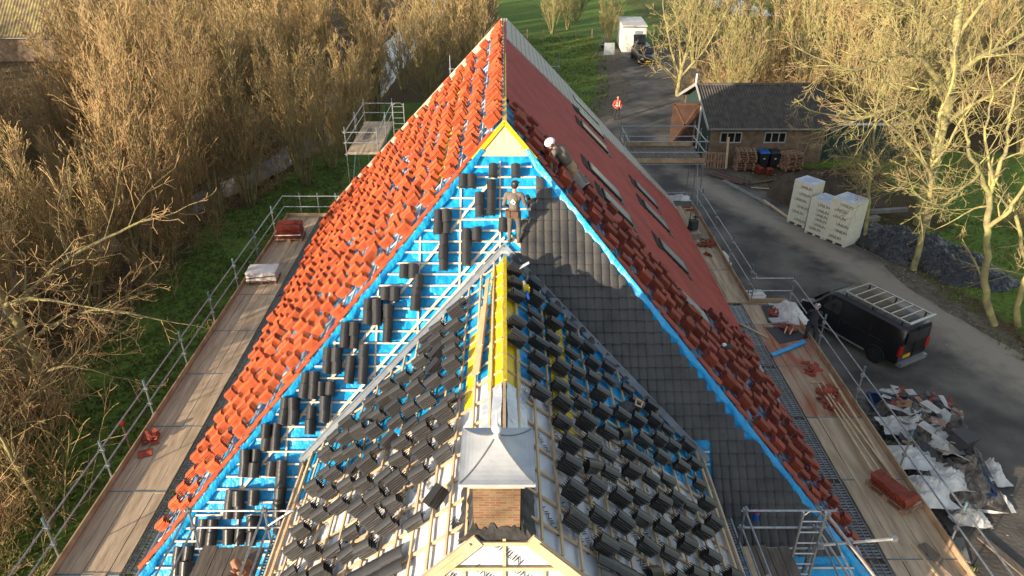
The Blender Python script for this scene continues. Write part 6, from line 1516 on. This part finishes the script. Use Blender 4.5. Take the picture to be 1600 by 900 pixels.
def right_wood():
    rnd = random.Random(99); k = 0
    spots = [(17.5 + i * 3.4 + rnd.uniform(-1, 1), 56 + (i * 7 % 5) * 3 + rnd.uniform(-1, 1)) for i in range(13)] + [(19 + i * 4.2 + rnd.uniform(-1.2, 1.2), 73 + (i * 5 % 4) * 4) for i in range(11)] + [(24 + i * 3.6, 47 + (i % 3) * 3) for i in range(7)] + [(38 + i * 5.0, 92 + (i % 3) * 5) for i in range(8)] + [(27 + i * 4.1 + rnd.uniform(-1, 1), 64 + (i * 3 % 5) * 5) for i in range(10)]
    for x, y in spots:
        if dist_poly(x, y, CANAL) < 4: continue
        k += 1; put('copse_tree', rnd.choice(WFAR[2:] + WFAR[2:] + [WFAR[1]]), f'leafless tree in the copse behind the shed, {ordn(k)} counted from the road', 'tree', (x, y, ground_z(x, y) - .05), rnd.uniform(0, 6.28), rnd.uniform(.85, 1.15), 'copse behind the shed')
    for i in range(30):
        x = rnd.uniform(16, 40); y = rnd.uniform(53, 68); put('brushwood', BRU[i % 3], 'russet leafless brushwood at the foot of the copse behind the shed', 'brushwood', (x, y, ground_z(x, y)), rnd.uniform(0, 6), rnd.uniform(.8, 1.2), 'brushwood behind the shed')
    for i in range(16):
        x = rnd.uniform(18.5, 30); y = rnd.uniform(26, 46)
        if dist_poly(x, y, ROAD) < 5.5 or (abs(x - 20.2) < 3.6 and abs(y - 31.6) < 4.4): continue
        put('verge_brush', BRU[i % 3], 'low tangle of bare twigs on the right verge between the trees', 'brushwood', (x, y, ground_z(x, y)), rnd.uniform(0, 6), rnd.uniform(.35, .6), 'twig tangles on the right verge')
    far = [(5.8, 92, 'lone leaning tree beyond the lawn above the gable'), (8.0, 95, 'bare field tree right of the leaning one'), (11.5, 84, 'small bare tree left of the white cabin'), (9.5, 101, 'farthest bare field tree above the cabin')]
    for x, y, lab in far: put('field_tree', WFAR[3], lab, 'tree', (x, y, ground_z(x, y)), rnd.uniform(0, 6), rnd.uniform(.6, .75))
    for i in range(26):
        x = -30 + i * 8 + rnd.uniform(-3, 3); put('horizon_tree', rnd.choice(WFAR), 'bare tree in the far hedgerow beyond the fields', 'tree', (x, 150 + rnd.uniform(-12, 30), 0), rnd.uniform(0, 6), rnd.uniform(1, 1.3), 'trees of the far hedgerow')
right_wood()
# ------------------------------------------------------------------ people
def capsules_to_mesh(parts, voxel, mats):
    """parts: list of (a, ra, b, rb, matindex); fused into one continuous skin"""
    mb = MB()
    for a, ra, b, rb, mi in parts:
        a = Vector(a); b = Vector(b); d = b - a; n = 12; L = d.length
        if L < 1e-4: mb.ball(a, ra, 14, 10); continue
        d.normalize(); pts = []; rs = []
        for k in range(5): t = math.pi / 2 * k / 4; pts.append(a - d * ra * math.cos(t)); rs.append(max(.0005, ra * math.sin(t)))
        for k in range(5): t = math.pi / 2 * k / 4; pts.append(b + d * rb * math.sin(t)); rs.append(max(.0005, rb * math.cos(t)))
        mb.tube(pts, rs, n)
    me = mb.mesh('body', None); o = bpy.data.objects.new('tmp', me); C.objects.link(o); md = o.modifiers.new('r', 'REMESH'); md.mode = 'VOXEL'; md.voxel_size = voxel
    sm = o.modifiers.new('s', 'SMOOTH'); sm.factor = .5; sm.iterations = 2
    dg = bpy.context.evaluated_depsgraph_get(); dg.update(); out = bpy.data.meshes.new_from_object(o.evaluated_get(dg)); bpy.data.objects.remove(o)
    for m in mats: out.materials.append(m)
    P = [(Vector(a), ra, Vector(b), rb, mi) for a, ra, b, rb, mi in parts]
    for f in out.polygons:
        c = f.center; best = 1e9; bi = 0
        for a, ra, b, rb, mi in P:
            d = b - a; t = max(0, min(1, (c - a).dot(d) / max(1e-9, d.length_squared))); q = (c - (a + d * t)).length - (ra + (rb - ra) * t)
            if q < best: best = q; bi = mi
        f.material_index = bi; f.use_smooth = True
    return out
SKIN = mat('skin', (.50, .29, .20), .6, bump=0); HAIR = mat('dark_hair', (.03, .022, .018), .8)
def hand(parts, w, d, side, palm_n, mi, curl=.5):
    """palm, four unequal bent fingers and a thumb"""
    w = Vector(w); d = Vector(d).normalized(); n = Vector(palm_n).normalized(); s = d.cross(n).normalized() * side
    parts.append((w, .028, w + d * .07, .034, mi))
    for k, L in enumerate((.070, .080, .074, .058)):
        r = w + d * .085 + s * (.030 - .020 * k); m = r + d * L * .55 + n * .01; e = m + (d * math.cos(curl) + n * math.sin(curl)).normalized() * L * .5; parts.append((r, .0095, m, .009, mi)); parts.append((m, .009, e, .0075, mi))
    b = w + d * .02 + s * .030; m = b + (d * .7 + s * .7).normalized() * .04; parts.append((b, .013, m, .011, mi)); parts.append((m, .011, m + (d * .9 + n * .4).normalized() * .03, .009, mi))
def head(parts, c, f, up, mi=0):
    c = Vector(c); f = Vector(f).normalized(); up = Vector(up).normalized(); s = f.cross(up).normalized()
    parts.append((c + up * .03 - f * .01, .085, c + up * .045 + f * .01, .083, mi)); parts.append((c - up * .05 + f * .03, .055, c - up * .075 + f * .045, .042, mi)); parts.append((c + f * .085, .014, c - up * .02 + f * .105, .014, mi))
    for k in (-1, 1): parts.append((c + s * k * .085 + up * .015, .018, c + s * k * .088 - up * .02, .014, mi))
def face_bits(t, c, f, up):
    c = Vector(c); f = Vector(f).normalized(); up = Vector(up).normalized(); s = f.cross(up).normalized(); e = MB()
    for k in (-1, 1): e.ball(c + s * k * .032 + up * .015 + f * .083, .011, 8, 6)
    e.build('eye_pair', INK, t); m = MB(); m.tube([c - up * .045 + f * .086 - s * .02, c - up * .047 + f * .092, c - up * .045 + f * .086 + s * .02], .005, 5); m.build('mouth', mat('lip', (.35, .12, .10), .6, bump=0), t)
def roofer_standing():
    a, b = on(SH, 803, 381); base = SH.p(a, b, .10); t = thing('person', 'roofer in grey work clothes and black cap standing on the blue hip battens', 'person', base, R(-8)); t.scale = (.84,) * 3
    GS = mat('grey_sweater', (.17, .145, .125), .9, (.13, .11, .095), 6); GT = mat('grey_trousers', (.125, .118, .108), .9, (.095, .09, .08), 6); BT = mat('brown_boots', (.12, .07, .045), .8)
    parts = []
    L, Rr = -1, 1
    for s in (-1, 1):
        parts += [((s * .095, 0, .88), .095, (s * .12, .04, .48), .068, 2), ((s * .12, .04, .48), .066, (s * .125, -.02, .12), .050, 2), ((s * .125, -.04, .05), .05, (s * .135, .15, .045), .042, 3)]
    parts += [((0, 0, .90), .135, (0, 0, 1.02), .14, 2), ((0, 0, 1.04), .135, (0, -.0, 1.30), .165, 1), ((-.08, 0, 1.32), .12, (.08, 0, 1.32), .12, 1), ((-.17, 0, 1.40), .075, (.17, 0, 1.40), .075, 1), ((0, .01, 1.44), .06, (0, .03, 1.54), .052, 0)]
    parts += [((-.21, 0, 1.39), .065, (-.28, .0, 1.12), .052, 1), ((-.28, 0, 1.12), .050, (-.20, .20, .98), .040, 1), ((.21, 0, 1.39), .065, (.29, .02, 1.12), .052, 1), ((.29, .02, 1.12), .050, (.34, .26, 1.10), .040, 1)]
    hand(parts, (-.19, .22, .97), (.3, .9, -.1), 1, (0, 0, -1), 0); hand(parts, (.345, .28, 1.10), (.1, .95, .1), -1, (0, 0, -1), 0, 1.1)
    hc = (.01, .05, 1.66); head(parts, hc, (.25, 1, -.15), (0, .05, 1)); link('body', capsules_to_mesh(parts, .0085, [SKIN, GS, GT, BT]), t); face_bits(t, hc, (.25, 1, -.15), (0, .05, 1))
    hh = MB(); hh.ball((.0, .025, 1.655), .098, 14, 9, (1, .95, 1.05)); hh.build('hair', HAIR, t)
    c = MB(); c.ball((.01, .04, 1.71), .105, 16, 8, (1, 1.05, .72)); c.bar((.03, .1, 1.70), (.06, .22, 1.685), .15, .015); c.build('cap', BFRAME, t)
    bl = MB(); bl.tube([(.145 * math.cos(k * .5236), .145 * math.sin(k * .5236), 1.0) for k in range(13)], .022, 6); bl.box(-.22, -.10, -.14, .0, .78, .98); bl.box(-.07, .13, -.20, -.12, .80, .99); bl.build('tool_belt', mat('brown_leather', (.13, .07, .045), .8, bump=.3), t)
    lg = MB(); lg.add([(-.09, -.172, 1.25), (.02, -.178, 1.17), (.06, -.176, 1.25), (-.02, -.17, 1.34)], [(0, 1, 2, 3)]); M = Matrix.Translation((0, 0, 0)); lg.build('back_emblem', mat('white_print', (.8, .8, .8), .6, bump=0), t)
    dm = MB(); dm.add([(-.045, -.182, 1.255), (.015, -.186, 1.21), (.025, -.184, 1.265)], [(0, 1, 2)]); dm.build('emblem_mark', INK, t)
    tl_ = thing('cordless_drill', 'black cordless drill with white part held by the standing roofer', 'drill', base + Vector((.33, .27, .90)), .2); MB().box(-.035, .035, -.04, .16, .03, .11).build('body', BFRAME, tl_); MB().box(-.025, .025, -.03, .03, -.14, .03).build('grip', BFRAME, tl_); MB().box(-.04, .04, -.05, .05, -.2, -.14).build('battery', WHITEP, tl_)
roofer_standing()
def roofer_bending():
    # stands on the red slope right of the hip and leans to the left over the hip edge
    foot = SR.p(*on(SR, 902, 302), .12); t = thing('person', 'roofer in white helmet and tan shorts bending over the hip edge', 'person', foot, 0)
    GS = mat('grey_sweater', (.17, .145, .125)); SH_ = mat('tan_work_trousers', (.46, .32, .19), .9, (.36, .25, .15), 8); BK = mat('black_work_legs', (.03, .03, .032), .9)
    def Q(px, py, dy): p = P_(px, py, foot.y + dy); return p - foot
    hipc = Q(893, 262, -.05); chest = Q(876, 238, -.25); neck = Q(868, 232, -.35); hd = Q(860, 224, -.42); parts = []
    shL = Q(866, 238, -.50); shR = Q(878, 230, -.12); elL = Q(861, 254, -.62); wrL = Q(861, 266, -.75); elR = Q(868, 250, -.30); wrR = Q(869, 264, -.55)
    parts += [(hipc, .15, hipc + (chest - hipc) * .35, .14, 2), (hipc + (chest - hipc) * .4, .14, chest, .165, 1), (shL, .08, shR, .08, 1), (chest, .12, neck, .07, 1), (neck, .055, hd, .055, 0)]
    parts += [(shL, .07, elL, .052, 1), (elL, .05, wrL, .042, 1), (shR, .07, elR, .052, 1), (elR, .05, wrR, .042, 1)]
    hand(parts, wrL, (-.1, -.2, -.9), 1, (-1, 0, 0), 4); hand(parts, wrR, (-.1, -.2, -.9), -1, (-1, 0, 0), 0)
    for s, fx, fy in ((-1, 897, 300), (1, 906, 300)):
        kn = Q(fx - 2, 278, .02 + s * .08); an = Q(fx, fy - 5, s * .1); h2 = hipc + Vector((.02, s * .09, -.05)); parts += [(h2, .10, kn, .07, 2), (kn, .065, an, .05, 3), (an, .05, an + Vector((-.16, 0, -.05)), .042, 3)]
    f = Vector((-.75, -.2, -.65)); up = Vector((-.5, -.1, .8)); head(parts, hd, f, up); link('body', capsules_to_mesh(parts, .0085, [SKIN, GS, SH_, BK, YELLOW]), t); face_bits(t, hd, f, up)
    u = up.normalized(); hm = MB(); c = Vector(hd) + u * .035; 
    q = u.to_track_quat('Z', 'Y').to_matrix().to_4x4(); b = MB(); b.ball((0, 0, 0), .125, 18, 12, (1, 1.12, .85)); hm.v = [tuple(Matrix.Translation(c) @ q @ Vector(v)) for v in b.v]; hm.f = b.f; hm.build('helmet', WHITEP, t, True)
    e = MB(); s = Vector(f).cross(u).normalized(); e.ball(c + s * .13 - u * .05, .045, 10, 6); e.ball(c - s * .13 - u * .05, .045, 10, 6); e.build('ear_defender', BFRAME, t)
roofer_bending()
def hivis_person():
    p = G(963, 187); t = thing('person', 'person in orange and white hi-vis jacket standing on the far road', 'person', (p.x, p.y, .02), R(10)); OJ = mat('hivis_orange', (.85, .10, .03), .6, bump=0); BK = mat('dark_trousers', (.025, .025, .03), .9)
    parts = []
    for s in (-1, 1): parts += [((s * .10, 0, .88), .095, (s * .13, -.03, .47), .068, 2), ((s * .13, -.03, .47), .065, (s * .15, .02, .1), .048, 2), ((s * .15, .02, .05), .05, (s * .17, -.14, .045), .042, 2)]
    parts += [((0, 0, .92), .14, (0, 0, 1.30), .175, 1), ((-.18, 0, 1.40), .08, (.18, 0, 1.40), .08, 1), ((0, 0, 1.44), .055, (0, -.02, 1.55), .05, 0)]
    for s in (-1, 1): parts += [((s * .22, 0, 1.38), .07, (s * .34, .0, 1.12), .055, 1), ((s * .34, 0, 1.12), .052, (s * .24, -.18, .98), .042, 1)]; hand(parts, (s * .23, -.20, .97), (-s * .4, -.8, -.1), s, (0, 0, -1), 0)
    hc = (0, -.03, 1.66); head(parts, hc, (0, -1, -.15), (0, -.05, 1)); link('body', capsules_to_mesh(parts, .011, [SKIN, OJ, BK]), t); face_bits(t, hc, (0, -1, -.15), (0, -.05, 1))
    hr = MB(); hr.ball((0, .01, 1.71), .098, 12, 8, (1, 1, .75)); hr.build('hair', HAIR, t)
    st = MB(); 
    for s in (-1, 1): st.bar((s * .09, -.185, 1.0), (s * .10, -.17, 1.42), .06, .012, Vector((0, 1, 0)))
    st.tube([(.19 * math.cos(k * .3491), .19 * math.sin(k * .3491), 1.10) for k in range(19)], .022, 5); st.build('reflective_strip', mat('reflective_white', (.8, .8, .8), .4, bump=0), t)
hivis_person()
def deck_person():
    f = G(1264, 532, 2.65); t = thing('person', 'stooping worker in dark clothes and patterned cap at the right guard rail', 'person', f, R(-25)); t.scale = (.88,) * 3; DK = mat('navy_work_clothes', (.03, .033, .05), .9, (.02, .022, .03), 8)
    parts = []
    for s in (-1, 1): parts += [((s * .10, .22, .62), .10, (s * .14, .02, .38), .072, 1), ((s * .14, .02, .38), .066, (s * .15, .05, .08), .048, 1), ((s * .15, .05, .045), .045, (s * .17, .2, .04), .04, 2)]
    parts += [((0, .20, .66), .14, (.02, .38, .95), .15, 1), ((-.14, .42, 1.0), .08, (.18, .42, 1.0), .08, 1), ((.02, .46, 1.03), .055, (.03, .52, 1.10), .05, 0)]
    for s in (-1, 1): parts += [((s * .19, .44, .98), .065, (s * .24, .52, .72), .05, 1), ((s * .24, .52, .72), .048, (s * .12, .66, .60), .04, 1)]; hand(parts, (s * .115, .67, .58), (-s * .3, .6, -.6), s, (0, 0, -1), 0)
    hc = (.03, .56, 1.17); head(parts, hc, (0, .9, -.4), (0, .35, 1)); link('body', capsules_to_mesh(parts, .009, [SKIN, DK, RUB]), t); face_bits(t, hc, (0, .9, -.4), (0, .35, 1))
    cp = MB(); cp.ball((.03, .55, 1.215), .11, 16, 10, (1, 1, .85)); cm = mat('patterned_cap', (.70, .62, .66), .8, (.08, .06, .08), 22, bump=0, lo=.48, hi=.52); cp.build('cap', cm, t)
deck_person()
